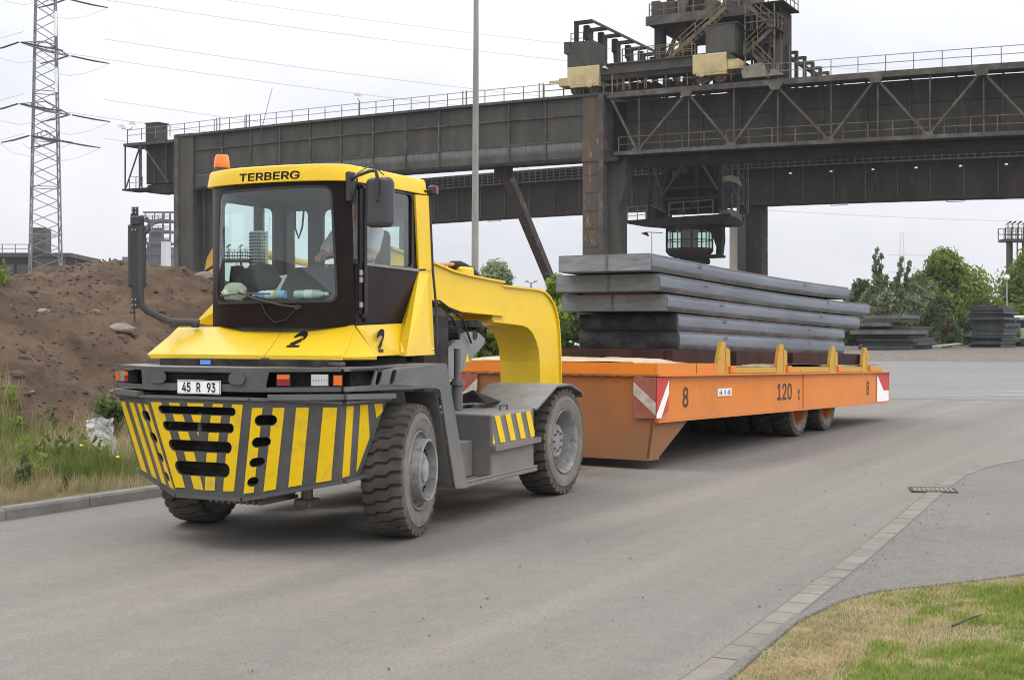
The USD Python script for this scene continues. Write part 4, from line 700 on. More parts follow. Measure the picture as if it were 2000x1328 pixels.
def wheel(parent, u0, w0, side, steer, front, R=0.56, wd=0.335, tread_mat=None, lugs=33, name='wheel'):
    """side = +1: the outer face looks towards +x. Returns the tread (the part); sidewalls, rim and hub are its children."""
    nt, nv = lugs * 16, 27; th = np.arange(nt) / nt * 2 * np.pi; v = np.linspace(-1, 1, nv); TH, Vv = np.meshgrid(th, v, indexing='ij')
    zz = 0.20 * (np.tanh(9 * (Vv - 0.38)) + np.tanh(9 * (Vv + 0.38))) - 0.10 * Vv; ph = (TH * lugs / (2 * np.pi) + zz) % 1.0
    half = 0.055 + 0.075 * np.abs(Vv) ** 2; dist = np.abs(ph - 0.5); g = np.clip((dist - half) / 0.05, 0, 1); g = g * g * (3 - 2 * g); cg = 1.0
    rr = R - 0.012 * np.abs(Vv) ** 3 - 0.030 * (1 - g * cg) * np.where(np.abs(Vv) > .999, .9, 1); uu = Vv * wd / 2 * np.where(np.abs(Vv) > .999, 1.0, 1.0)
    rot = trimesh.transformations.rotation_matrix(steer, [0, 0, 1])
    def put(m): m = TM(m.vertices, m.faces); m.apply_transform(rot); m.apply_translation([u0, w0, R]); return m
    rings = [np.stack([uu[:, j], rr[:, j] * np.cos(th), rr[:, j] * np.sin(th)], 1) for j in range(nv)]
    rings = [np.stack([np.full(nt, -wd / 2 - .004), (R - .075) * np.cos(th), (R - .075) * np.sin(th)], 1)] + rings + [np.stack([np.full(nt, wd / 2 + .004), (R - .075) * np.cos(th), (R - .075) * np.sin(th)], 1)]
    wh = part(name, put(loft(rings, False)), tread_mat or M['tyre'], parent, smooth=28)
    k = R / 0.56; h = wd / 2
    for s in (1, -1): part('sidewall', put(spun([((R - .076), h - .001), (.47 * k, h + .012), (.43 * k, h + .016), (.425 * k, h + .012), (.38 * k, h + .010), (.345 * k, h - .004), (.335 * k, h - .02), (.30 * k, h - .09)], (0, 0, 0), (s, 0, 0), 64)), M['wall'], wh, smooth=35)
    ax = (side, 0, 0)
    if front == 1:
        part('rim', put(spun([(.30, -.12), (.325, h - .03), (.338, h - .004), (.330, h + .008), (.318, h), (.308, h - .03), (.27, h - .055), (.265, h + .02), (.262, h + .072), (.252, h + .082), (.240, h + .074), (.232, h + .0), (.226, h - .035)], (0, 0, 0), ax, 56)), M['rim'], wh, smooth=35)
        part('hub_plate', put(spun([(.228, h - .034), (.13, h - .034)], (0, 0, 0), ax, 40)), M['dark'], wh)
        hb = part('hub', put(spun([(.150, h - .034), (.146, h + .02), (.128, h + .032), (.105, h + .036), (.098, h + .048), (0, h + .05)], (0, 0, 0), ax, 40)), M['rim'], wh, smooth=35)
        part('wheel_nuts', [put(cyl((side * (h - .034), .188 * math.cos(a), .188 * math.sin(a)), (side * (h + .012), .188 * math.cos(a), .188 * math.sin(a)), .015, 6)) for a in np.arange(20) * 2 * math.pi / 20], M['dark'], wh)
    else:
        part('rim', put(spun([(.30 * k, -.12), (.325 * k, h - .03), (.340 * k, h - .004), (.332 * k, h + .010), (.318 * k, h), (.300 * k, h - .04), (.285 * k, h - .12), (.25 * k, h - .20), (.17 * k, h - .21)], (0, 0, 0), ax, 56)), M['rim'] if front == 0 else M['hub_orange'], wh, smooth=35)
        part('hub', put(spun([(.19 * k, h - .215), (.175 * k, h - .10), (.165 * k, h - .09), (.05 * k, h - .085), (0, h - .085)], (0, 0, 0), ax, 40)), M['rim'] if front == 0 else M['hub_orange'], wh, smooth=35)
        part('wheel_nuts', [put(cyl((side * (h - .10), .10 * math.cos(a) * k, .10 * math.sin(a) * k), (side * (h - .065), .10 * math.cos(a) * k, .10 * math.sin(a) * k), .013, 6)) for a in np.arange(8) * math.pi / 4], M['grey'], wh)
    return wh
ST = math.radians(12)
wheel(tr, 1.03, 0.0, 1, ST, 1); wheel(tr, -1.03, 0.0, -1, ST, 1)
wheel(tr, 1.03, 3.17, 1, 0, 0); wheel(tr, -1.03, 3.17, -1, 0, 0)

# chassis and what shows under it
part('chassis', [cbox([-.45, -1.0, .52], [.45, 1.3, 1.2], .03), box([-.42, 1.3, .55], [-.2, 4.0, .95]), box([.2, 1.3, .55], [.42, 4.0, .95]), box([-.2, 1.6, .6], [.2, 1.75, .9]), box([-.2, 3.7, .6], [.2, 3.9, .9])], M['dark'], tr)
part('front_axle', [cyl((-.86, 0, .56), (.86, 0, .56), .10, 14), cbox([-.3, -.18, .40], [.3, .2, .72], .06)], M['dark'], tr)
part('rear_axle', [cyl((-.8, 3.17, .56), (.8, 3.17, .56), .13, 16), spun([(0, -.26), (.2, -.2), (.27, 0), (.2, .2), (0, .26)], (0, 3.17, .56), (0, 1, 0), 18)], M['dark'], tr)
part('engine_sump', [cbox([-.2, -1.0, .36], [.35, -.5, .55], .04), cyl((.5, -.62, .33), (.5, -.62, .6), .05, 10), cbox([.42, -.7, .30], [.58, -.54, .36], .01)] + [box([-.18 + i * .06, -1.02, .34], [-.15 + i * .06, -.5, .37]) for i in range(9)], M['grey'], tr)
part('wheel_arch', [box([.55, -.62, .5], [.62, .95, 1.44]), box([-.62, -.62, .5], [-.55, .95, 1.44]), box([.55, -.62, 1.40], [1.17, .45, 1.43]), box([-1.17, -.62, 1.40], [-.55, .45, 1.43])], M['dark'], tr)
part('radiator', [box([-.46, -1.16, .55], [.46, -1.08, 1.40])] + [box([-.46, -1.175, .58 + i * .05], [.46, -1.16, .60 + i * .05]) for i in range(17)], M['dark'], tr)
part('tow_jaw', [cyl((-.05, -1.30, .93), (-.05, -1.30, 1.08), .018, 8), box([-.10, -1.33, 1.02], [.06, -1.2, 1.06])], M['grey'], tr)

# striped bumper: centre panel, two slanting side panels, two return panels
T4, B4 = (.496, -1.40, 1.197), (.311, -1.265, .426); OT, OB = (1.096, -1.043, 1.165), (1.0, -.905, .56); ST4, SB4 = (1.105, -.37, 1.16), (1.0, -.60, .58)
mir = lambda p: (-p[0], p[1], p[2])
def slot(x0, x1, y0, y1, asp):
    """A slot with round ends in unit-square coordinates; asp = height over width of the panel."""
    r = (y1 - y0) / 2; l = sg.LineString([(x0 / 1 + r * asp, (y0 + y1) / 2), (x1 - r * asp, (y0 + y1) / 2)]); return affinity.scale(sg.LineString([(0, 0), (1, 0)]), 1, 1) if False else affinity.scale(affinity.scale(l, 1 / asp, 1, origin=(0, 0)).buffer(r, 8), asp, 1, origin=(0, 0))
unit = poly([(0, 0), (1, 0), (1, 1), (0, 1)])
def panel(name, q, holes, stripes, flip=False, t=.02):
    hs = unary_union(holes) if holes else sg.Polygon(); pl = unit.difference(hs)
    p = part(name, quad_sheet(pl, q, t, -t), M['grey_clean'], tr)
    for s in stripes:
        s = poly(s).buffer(0).difference(hs.buffer(.004)) if holes else poly(s)
        for g in getattr(s, 'geoms', [s]):
            if g.area > 2e-4: part('hazard_stripe', quad_sheet(g, q, .0035, .001), M['stripe'], p)
    return p
cq = [T4, mir(T4), mir(B4), B4]    # order so that the normal looks forward
fx = lambda pl: [(1 - x, y) for x, y in pl]
cst = [[(.03, .043), (.135, .041), (.167, .926), (.018, .929)], [(.215, .041), (.317, .042), (.442, .94), (.305, .931)], [(.397, .041), (.565, .04), (.468, .381)], [(.654, .041), (.753, .041), (.613, .937), (.468, .938)], [(.841, .04), (.944, .04), (.901, .93), (.741, .938)]]
csl = [slot(.091, .874, .077, .158, .78), slot(.093, .863, .239, .334, .84), slot(.102, .847, .427, .543, .9), slot(.105, .829, .646, .793, 1.0)]
panel('bumper', cq, [affinity.scale(s, -1, 1, origin=(.5, 0)) for s in csl], [fx(s) for s in cst])
rq = [OT, T4, B4, OB]
rst = [[(.036, .072), (.149, .068), (.131, .961), (.029, .958)], [(.26, .064), (.386, .06), (.352, .968), (.229, .968)], [(.511, .056), (.65, .051), (.613, .97), (.477, .968)], [(.803, .046), (.956, .041), (.909, .975), (.753, .972)]]
rsl = [slot(.08, .311, .143, .256, 1.05), slot(.072, .263, .378, .482, 1.1), slot(.065, .218, .594, .688, 1.1), slot(.06, .172, .797, .893, 1.1)]
panel('bumper_wing', rq, [affinity.scale(s, -1, 1, origin=(.5, 0)) for s in rsl], [fx(s) for s in rst])
panel('bumper_wing', [mir(T4), mir(OT), mir(OB), mir(B4)], rsl, rst)
sst = [[(.11, .03), (.26, .03), (.40, .97), (.063, .97)], [(.407, .03), (.571, .03), (.848, .488), (.757, .90), (.72, .96)], [(.722, .03), (.903, .03), (.985, .148), (.879, .232)]]
panel('bumper_return', [ST4, OT, OB, SB4], [], [fx(s) for s in sst])
panel('bumper_return', [mir(OT), mir(ST4), mir(SB4), mir(OB)], [], sst)
for a, b in ((mir(ST4), mir(OT)), (mir(OT), mir(T4)), (mir(T4), T4), (T4, OT), (OT, ST4)): part('bumper_lip', bar(np.array(a) + [0, .02, .012], np.array(b) + [0, .02, .012], .07, .022), M['grey'], tr)
for a, b in ((mir(OB), mir(B4)), (mir(B4), B4), (B4, OB), (OB, SB4)): part('bumper_sill', bar(np.array(a) + [0, .035, -.012], np.array(b) + [0, .035, -.012], .08, .03), M['grey_clean'], tr)
part('bumper_floor', hull([B4, mir(B4), OB, mir(OB), SB4, mir(SB4), (.95, -.6, .60), (-.95, -.6, .60), (.3, -.8, .44), (-.3, -.8, .44)]), M['dark'], tr) if False else None

# upper beam with lamps
zb, zt = 1.262, 1.446
def upright(p0, p1, z0, z1, holes=(), t=.03, name='front_beam', mtl='grey_clean'):
    p0, p1 = np.array([*p0, 0.]), np.array([*p1, 0.]); L = np.linalg.norm(p1 - p0); pl = poly([(0, z0), (L, z0), (L, z1), (0, z1)])
    for h in holes: pl = pl.difference(h)
    return part(name, extr(pl, p0, (p1 - p0) / L, (0, 0, 1), -t), M[mtl], tr)
rr_ = lambda x0, z0, x1, z1, r: sg.box(x0 + r, z0 + r, x1 - r, z1 - r).buffer(r, 6)
C0, C1 = (.50, -1.40), (1.10, -1.05)
upright((-.5, -1.40), (.5, -1.40), zb, zt, [sg.box(.13, 1.318, .90, 1.408)])
for u in (-.375, .385): part('beam_cover', extr(rr_(-.075, -.045, .075, .045, .04), (u, -1.402, 1.363), (1, 0, 0), (0, 0, 1), .012), M['grey_clean'], tr)
part('grille', [box([-.38, -1.36, 1.31 + i * .02], [.42, -1.34, 1.322 + i * .02]) for i in range(6)] + [box([-.4, -1.33, 1.30], [.45, -1.32, 1.43])], M['dark'], tr)
LW = math.hypot(.6, .35)
upright(C0, C1, zb, zt, [poly([(.12, 1.297), (.75, 1.299), (.75, 1.417), (.145, 1.415)])])
upright((-1.10, -1.05), (-.5, -1.40), zb, zt, [poly([(LW - .70, 1.297), (LW - .10, 1.299), (LW - .12, 1.417), (LW - .75, 1.415)]), poly([(-.01, 1.297), (.36, 1.297), (.36, 1.417), (-.01, 1.417)])])
sp = poly([(-1.05, zb), (.30, 1.238), (.37, 1.215), (.66, .335), (.888, .318), (.494, 1.434), (.45, zt), (-1.05, zt)])
sh = [poly([(-1.06, 1.299), (-.70, 1.299), (-.64, 1.417), (-1.06, 1.417)])] + [affinity.skew(rr_(c - .035, 1.297, c + .035, 1.414, .03), 22, 0, origin=(c, 1.297)) for c in (-.62, -.42)]
spl = sp
for h in sh: spl = spl.difference(h)
for s in (1, -1):
    sf = extr(spl, (s * 1.17 + (.021 if s > 0 else -.021 - .014 + .014), 0, 0), (0, 1, 0), (0, 0, 1), .014); sf.vertices[:, 0] -= s * .07 * np.clip((-.05 - sf.vertices[:, 1]) / 1.0, 0, 1); part('side_frame', sf, M['grey'], tr)
    part('side_frame_web', [box([s * .88, .33, .35], [s * 1.168, .36, .36])] + [hull([(s * u, w + d, z) for u in (.86, 1.168) for d in (0, .03) for w, z in ((.35, 1.2), (.665, .34))])], M['grey'], tr)
    part('side_frame_web', hull([(s * u, w + d, z) for u in (1.10, 1.168) for d in (-.03, 0) for w, z in ((.50, 1.42), (.885, .33))]), M['grey'], tr)
    part('beam_top', extr(poly([(s * .45, -1.39), (s * 1.10, -1.03), (s * 1.168, -.95), (s * 1.168, .46), (s * .7, .46), (s * .5, -.9)] if s > 0 else [(s * .45, -1.39), (s * .5, -.9), (s * .7, .46), (s * 1.168, .46), (s * 1.168, -.95), (s * 1.10, -1.03)]), (0, 0, zt - .012), (1, 0, 0), (0, 1, 0), .010), M['grey'], tr)
part('beam_top', extr(poly([(-.45, -1.39), (.45, -1.39), (.5, -.9), (-.5, -.9)]), (0, 0, zt - .012), (1, 0, 0), (0, 1, 0), .010), M['grey'], tr)
for s in (1, -1): part('lamp_recess', hull([(s * (u), w, z) for u, w in ((.60, -1.20), (1.02, -.95), (1.02, -.90), (.60, -1.15)) for z in (1.27, 1.43)]), M['dark'], tr)
dn = np.array([.6, .35, 0]) / LW; nn = np.array([.35, -.6, 0]) / LW
for s in (1, -1):
    for nm, d0, d1, z0, z1, m in (('tail_lamp', .20, .305, 1.305, 1.400, 'redlens'), ('headlight', .46, .60, 1.303, 1.400, 'lens'), ('indicator', .63, .705, 1.305, 1.392, 'orange_lens')):
        if s < 0: d0, d1 = {'tail_lamp': (.47, .56), 'headlight': (.56, .685), 'indicator': (.70, .79)}[nm]
        o = np.array([.5, -1.40, 0]); P = [o + dn * d + nn * k + [0, 0, z] for d in (d0, d1) for k in (-.09, -.015) for z in (z0, z1)]; P = [p * [s, 1, 1] for p in P]
        lp = part(nm, hull(P), M['rubber'], tr); e = .006
        Q = [o + dn * d + nn * k + [0, 0, z] for d, z in ((d0 + e, z0 + e), (d1 - e, z0 + e), (d1 - e, z1 - e), (d0 + e, z1 - e)) for k in (-.02, -.008)]
        part('lens', hull([p * [s, 1, 1] for p in Q]), M[m], lp)
        if nm == 'tail_lamp': part('lens', hull([(o + dn * d + nn * k + [0, 0, z]) * [s, 1, 1] for d in (d0 + e, d1 - e) for k in (-.015, -.006) for z in (z1 - .04, z1 - e)]), M['orange_lens'], lp)
        if nm == 'headlight':
            part('lens_ribs', [hull([(o + dn * (d0 + f * (d1 - d0)) + dn * x + nn * k + [0, 0, z]) * [s, 1, 1] for x in (-.003, .003) for k in (-.012, -.004) for z in (z0 + .01, z1 - .01)]) for f in (.15, .3, .45, .6, .75, .9)] + [hull([(o + dn * d + nn * k + [0, 0, (z0 + z1) / 2 + zz]) * [s, 1, 1] for d in (d0 + .01, d1 - .01) for k in (-.012, -.005) for zz in (-.004, .004)])], M['steel'], lp)
# second rail under the lamps
for s in (1, -1):
    a, b, c = np.array([.62, -1.335, 1.222]), np.array([1.12, -1.045, 1.222]), np.array([1.16, -.36, 1.20]); k = np.array([s, 1, 1])
    part('guard_rail', [bar(a * k, b * k, .06, .042), bar(b * k, c * k, .06, .042)], M['grey'], tr)
# number plate
npl = part('number_plate', cbox([-.185, -1.418, 1.236], [.235, -1.408, 1.345], .003), M['white'], tr)
part('plate_border', [box([-.185, -1.4195, z - .002], [.235, -1.4185, z + .002]) for z in (1.241, 1.340)] + [box([u - .002, -1.4195, 1.24], [u + .002, -1.4185, 1.341]) for u in (-.180, .230)], M['ink'], npl)
[part('plate_lettering', text_at(q, .070, (.028 + x, -1.4192, 1.256), (1, 0, 0), (0, 0, 1), .0015, True, .72, True), M['ink'], npl) for q, x in (('45', -.118), ('R', .0), ('93', .122))]
part('permit_sticker', box([-.27, -1.02, 1.455], [-.17, -1.01, 1.492]), mat('blue_sticker', (.08, .25, .6), .5), tr)
part('under_hood', [box([-.7, -1.0, 1.40], [.85, .4, 1.50])], M['dark'], tr)
part('under_hood_rail', [box([-.95, -.86, 1.455], [.98, -.80, 1.485]), box([.2, -.84, 1.46], [.26, -.7, 1.51])], M['grey_clean'], tr)

# yellow hood
A, B, TL_, TR_ = (-.957, -.80, 1.52), (.957, -.80, 1.52), (-1.04, -.345, 1.748), (.735, -.265, 1.765)
lerp = lambda a, b, t: tuple(np.array(a) * (1 - t) + np.array(b) * t)
sb, stp = (.214, -.80, 1.52), (.072, -.29, 1.756); g2 = .004
part('hood', quad_sheet(unit, [(stp[0] - g2, *stp[1:]), TL_, A, (sb[0] - g2, *sb[1:])], .012), M['yellow'], tr)
h2 = part('hood', quad_sheet(unit, [TR_, (stp[0] + g2, *stp[1:]), (sb[0] + g2, *sb[1:]), B], .012), M['yellow'], tr)
CR, CL = (1.15, -.60, 1.525), (-1.17, -.60, 1.525)
for q in ([(-.957, -.80, 1.532), (.21, -.80, 1.532), (.21, -.80, 1.497), (-.957, -.80, 1.497)], [(.218, -.80, 1.532), (.957, -.80, 1.532), (.957, -.80, 1.497), (.218, -.80, 1.497)]): part('hood_lip', [quad_sheet(unit, [q[1], q[0], q[3], q[2]], .012)], M['yellow'], tr)
part('hood_corner', [hull([B, CR, TR_, (.95, -.79, 1.50), (1.145, -.595, 1.50), (.72, -.26, 1.74)])], M['yellow'], tr)
part('hood_corner', [hull([A, CL, TL_, (-.95, -.79, 1.50), (-1.165, -.595, 1.50), (-1.02, -.34, 1.72)])], M['yellow'], tr)
D0, D1, E1, E2, F1 = (.742, -.262, 1.766), (.742, .52, 1.787), (.885, .2, 1.515), (.81, 1.0, 1.508), (.742, .83, 2.27)
sq = [D1, D0, CR, E1]
sidep = part('side_panel', quad_sheet(unit, sq, .012), M['yellow'], tr)
part('rear_quarter', [hull([D1, E1, F1, (.72, .52, 1.78), (.96, .2, 1.51), (.72, .83, 2.26)]), hull([F1, E1, E2, (.742, 1.045, 2.285), (.72, .83, 2.27), (.95, .22, 1.51), (.79, 1.0, 1.50), (.72, 1.04, 2.28)])], M['yellow'], tr)
part('side_panel', [hull([mir(p) for p in (D0, D1, CR, E1)]), hull([mir(p) for p in (D1, E1, F1, E2, (.742, 1.045, 2.285))]), hull([(-.80, .12, 1.76), (-1.02, .10, 1.76), (-1.0, -.16, 1.80), (-.98, .11, 2.0), (-.8, .3, 2.05), (-.78, .3, 1.78)])], M['yellow'], tr)
part('hood_sides', [hull([mir(p) for p in (CR, E1, (.74, -.25, 1.74), (.74, .5, 1.74))] + [(-1.02, -.33, 1.74), (-1.02, .1, 1.74)])], M['yellow'], tr)
def two():
    """A stencilled figure two in a unit square: upper hook, slanting stroke and foot, with bridges."""
    a = np.linspace(math.radians(185), math.radians(-25), 24); hook = sg.LineString([(.5 + .40 * math.cos(t), .68 + .25 * math.sin(t)) for t in a])
    low = sg.LineString([(.5 + .40 * math.cos(math.radians(-38)), .68 + .25 * math.sin(math.radians(-38))), (.62, .40), (.14, .12)])
    fat = lambda l: affinity.scale(affinity.scale(l, 1, .6, origin=(0, 0)).buffer(.095, cap_style=2), 1, 1 / .6, origin=(0, 0))
    return unary_union([fat(hook), fat(low).difference(sg.box(-1, -1, 2, .17)), sg.box(.02, 0, .98, .135)])
def decal(q, f, m, parent):
    g = two(); return part('numeral', quad_sheet(shapely.ops.transform(lambda x, y: f(np.asarray(x), np.asarray(y)), g).buffer(0), q, .0025, .0125), m, parent)
decal([TR_, (-.93, -.36, 1.745), A, B], lambda x, y: (1 - (.690 + .068 * x + .012 * y), .735 - .49 * y), M['ink'], h2)
decal(sq, lambda x, y: (1 - (.12 + .19 * x + .26 * y), .89 - .68 * y), M['ink'], sidep)
wt = [(.800, .335, 1.565), (.858, .20, 1.565)]
ws_ = part('warning_sign', hull([(.985 - .002, .07 + .0, 1.548), (.955, .19, 1.546), (.95, .13, 1.64), (.99, .07, 1.548)]), M['stripe'], tr)
part('data_label', hull([(.823, .94, 1.555), (.818, .98, 1.555), (.80, .98, 1.585), (.805, .94, 1.585), (.81, .98, 1.553)]), M['white'], tr)

# cab: curved front, sides, back, roof
def front_pt(s, z, out=0.0, b=.20, e=2.6):
    t = (z - 1.76) / 1.22; return (s * (.735 - .035 * t), -.25 - .05 * t - b * (1 - abs(s) ** e) - out, z)
def front_sheet(pl, t, out=0.0, dens=.045):
    sh = []
    for g in getattr(pl, 'geoms', [pl]):
        m = trimesh.creation.extrude_polygon(g, 1.0, engine='earcut'); m = TM(m.vertices, m.faces)
        sv, sf = trimesh.remesh.subdivide_to_size(m.vertices, m.faces, dens * 2.5, max_iter=14); 
        sh.append(TM([front_pt(a, b, out - t * c) for a, b, c in sv], sf))
    return cat(sh)
hole = poly([(-.885, 1.955), (.845, 1.965), (.835, 2.94), (-.805, 2.925)]).buffer(-.09).buffer(.09, 8)
part('cab_front', front_sheet(sg.box(-1, 1.765, 1, 2.98).difference(hole), .03), M['black'], tr, smooth=40)
part('screen_seal', front_sheet(hole.difference(hole.buffer(-.022)), .012, .006), M['rubber'], tr, smooth=40)
part('windscreen', front_sheet(hole.buffer(-.018), .005, .002, .06), M['glass'], tr, smooth=40)
dw = rr_(-.095, 2.30, .70, 2.945, .05); qw = rr_(-.262, 2.28, -.185, 2.955, .03)
for s in (1, -1):
    side = sg.box(-.25, 1.765, .97, 2.98)
    if s > 0: pl, gl = side.difference(unary_union([dw, qw])), [dw, qw]
    else: pl, gl = side.difference(rr_(-.12, 2.05, .64, 2.87, .06)), [rr_(-.12, 2.05, .64, 2.87, .06)]
    part('cab_side', extr(pl, (s * .735, 0, 0), (0, 1, 0), (0, 0, 1), .03 if s < 0 else -.03), M['black'] if s > 0 else M['interior'], tr)
    for g in gl: part('side_window', extr(g.buffer(.004), (s * .722, 0, 0), (0, 1, 0), (0, 0, 1), .004), M['glass'], tr)
door = part('door', extr(poly([(-.125, 1.80), (.515, 1.79), (.80, 2.265), (-.125, 2.29)]), (.737, 0, 0), (0, 1, 0), (0, 0, 1), .012), M['black'], tr)
part('door_frame', extr(sg.box(-.115, 2.29, .72, 2.96).difference(dw), (.737, 0, 0), (0, 1, 0), (0, 0, 1), .008), M['rubber'], door)
part('window_bead', bar((.752, -.11, 2.292), (.752, .80, 2.275), .012, .022), M['galv'], door)
part('grab_rail', tube([(.74, -.15, 1.84), (.775, -.155, 1.88), (.775, -.155, 2.92), (.74, -.15, 2.95)], .014, 8), M['rubber'], tr, smooth=True)
for z in (1.92, 2.13, 2.19): part('door_hinge', cbox([.736, -.21, z], [.765, -.17, z + .05], .006), M['steel'], tr)
part('rear_post', [extr(poly([(.735, 2.955), (.98, 2.965), (1.04, 2.30), (.80, 2.285)]), (.738, 0, 0), (0, 1, 0), (0, 0, 1), .02), box([.60, .93, 2.30], [.737, 1.02, 2.97])], M['yellow'], tr)
part('rear_post', [extr(poly([(.735, 2.955), (.98, 2.965), (1.04, 2.30), (.80, 2.285)]), (-.758, 0, 0), (0, 1, 0), (0, 0, 1), .02)], M['yellow'], tr)
part('rear_seal', tube([(.757, 1.0, 2.95), (.76, 1.055, 2.3), (.80, 1.05, 1.95), (.825, 1.02, 1.6), (.80, 1.03, 1.52)], .012, 6), M['rubber'], tr)
rear = sg.box(-.72, 1.6, .72, 2.98).difference(unary_union([rr_(-.68, 2.02, -.44, 2.86, .05), rr_(-.27, 2.02, .60, 2.86, .06)]))
part('cab_rear', extr(rear, (0, .80, 0), (1, 0, 0), (0, 0, 1), -.03), M['interior'], tr)
part('rear_window', [extr(sg.box(-.69, 2.0, .62, 2.88), (0, .815, 0), (1, 0, 0), (0, 0, 1), -.004)], M['glass'], tr)
part('cab_floor', box([-.70, -.25, 1.62], [.70, .80, 1.70]), M['interior'], tr)
part('cab_lining', box([-.68, -.30, 2.94], [.68, .80, 2.97]), M['interior'], tr)
# roof: a rounded outline lofted through its section
def roof_ring(d, z):
    fr = [(s * (.745 - d), -.34 + d - .18 * (1 - abs(s) ** 3.0), z) for s in np.linspace(-.93, .93, 25)]
    cn = lambda s: [(s * (.745 - d) * x, -.34 + d + y, z) for x, y in ((.972, .02), (1.0, .16))]
    r_ = [(.745 - d, 1.02 - d - .05, z), (.745 - d - .05, 1.02 - d, z)]
    return np.array(fr + cn(1) + r_ + [(-x, y, z) for x, y, z in r_[::-1]] + cn(-1)[::-1])
part('roof', loft([roof_ring(d, z) for d, z in ((.03, 2.972), (.0, 2.974), (-.002, 2.985), (.006, 3.045), (.012, 3.092), (.022, 3.110), (.045, 3.118), (.16, 3.124), (.18, 3.118), (.40, 3.115))]), M['yellow'], tr, smooth=35)
part('drip_rail', [box([.735, .60, 2.962], [.752, .98, 2.972]), box([.745, .92, 3.0], [.757, 1.01, 3.012])], M['ink'], tr)
tm = text_at('TERBERG', .064, (.045, 0, 2.994), (1, 0, 0), (0, 0, 1), 1.0, True, 1.55, True); v = tm.vertices
zz_ = (v[:, 2] - 2.985) / .06; depth = -v[:, 1]
tm = TM(np.stack([v[:, 0], -.34 + .006 * zz_ - .18 * (1 - np.abs(v[:, 0] / .745) ** 3.0) - .0035 * depth + .0005, v[:, 2]], 1), tm.faces)
part('roof_lettering', tm, M['ink'], tr)
bc = part('beacon', [spun([(.075, 0), (.075, .015), (.068, .03), (.063, .05)], (-.60, -.30, 3.105), (0, 0, 1), 24)], M['rubber'], tr, smooth=30)
part('beacon_lens', spun([(.062, .045), (.070, .06), (.067, .10), (.058, .150), (.048, .165), (0, .169)], (-.60, -.30, 3.10), (0, 0, 1), 24), M['amber'], bc, smooth=40)
part('aerial', tube([(-.45, -.1, 3.1), (-.35, .1, 3.9)], [.004, .002], 5), M['rubber'], tr)
ml = part('marker_lamp', cbox([.72, 1.02, 2.97], [.80, 1.10, 3.07], .02), M['rubber'], tr); part('lens', cbox([.80, 1.04, 2.985], [.808, 1.08, 3.055], .003), M['redlens'], ml)
part('roof_bracket', [tube([(.70, -.12, 3.09), (.71, -.05, 3.125), (.72, .02, 3.12), (.73, .06, 3.15)], .006, 6), cbox([.70, -.2, 3.08], [.715, -.17, 3.12], .004), cbox([.70, -.1, 3.09], [.715, -.07, 3.13], .004)], M['rubber'], tr)

# mirrors
nm = part('mirror_arm', [cbox([.70, -.36, 2.80], [.745, -.26, 3.05], .01), tube([(.72, -.31, 2.98), (.80, -.34, 3.01), (.90, -.30, 3.05), (.965, -.31, 3.05), (.98, -.31, 3.0), (.98, -.31, 2.80)], .016, 8), tube([(.73, -.30, 2.78), (.80, -.33, 2.99)], .009, 6), tube([(.72, -.31, 3.0), (.85, -.25, 3.09), (.93, -.25, 3.08), (.99, -.22, 3.02)], .005, 5)], M['rubber'], tr, smooth=35)
def rounded(lo, hi, r, n=6):
    a = np.arange(n * 4) * 2 * np.pi / (n * 4); o = []
    lo, hi = np.array(lo), np.array(hi)
    for c in np.ndindex(2, 2, 2):
        p = np.where(c, hi - r, lo + r); s = trimesh.creation.icosphere(2, r).vertices; o.append(p + s)
    return hull(np.vstack(o))
part('mirror_housing', [rounded([.845, -.30, 2.585], [1.09, -.19, 3.0], .05), cbox([.965, -.305, 2.79], [1.0, -.28, 2.86], .005)], M['plastic'], nm, smooth=35)
part('mirror_glass', extr(rr_(.865, 2.61, 1.07, 2.98, .03), (0, -.186, 0), (1, 0, 0), (0, 0, 1), -.003), M['steel'], nm)
fm = part('mirror_arm', [tube([(-.78, -.38, 1.80), (-.98, -.50, 1.805), (-1.02, -.53, 1.815), (-1.12, -.66, 1.90), (-1.15, -.70, 1.95), (-1.155, -.705, 2.05), (-1.155, -.705, 2.72)], .030, 12), cbox([-.99, -.53, 1.755], [-.93, -.47, 1.80], .008), cbox([-.84, -.43, 1.755], [-.78, -.37, 1.80], .008)], M['plastic'], tr, smooth=40)
part('mirror_bracket', [cbox([-1.235, -.735, 1.92], [-1.16, -.72, 2.80], .006), cbox([-1.235, -.745, 2.64], [-1.13, -.70, 2.72], .01)], M['rubber'], fm)
for du in (-.015, .02):
    for z in (1.95, 2.0, 2.60, 2.68, 2.75, 2.78): part('bracket_bolt', cyl((-1.2 + du, -.736, z), (-1.2 + du, -.742, z), .008, 6), M['steel'], fm)
part('mirror_housing', [rounded([-1.30, -.72, 2.10], [-1.235, -.52, 2.66], .03), tube([(-1.27, -.66, 2.1), (-1.265, -.66, 1.93), (-1.26, -.66, 1.80)], .008, 6), tube([(-1.16, -.71, 2.68), (-1.08, -.70, 2.70), (-1.06, -.70, 2.60), (-1.12, -.70, 2.55)], .008, 6), tube([(-1.18, -.71, 2.66), (-1.26, -.70, 2.74), (-1.28, -.68, 2.64)], .010, 6)], M['plastic'], fm, smooth=35)
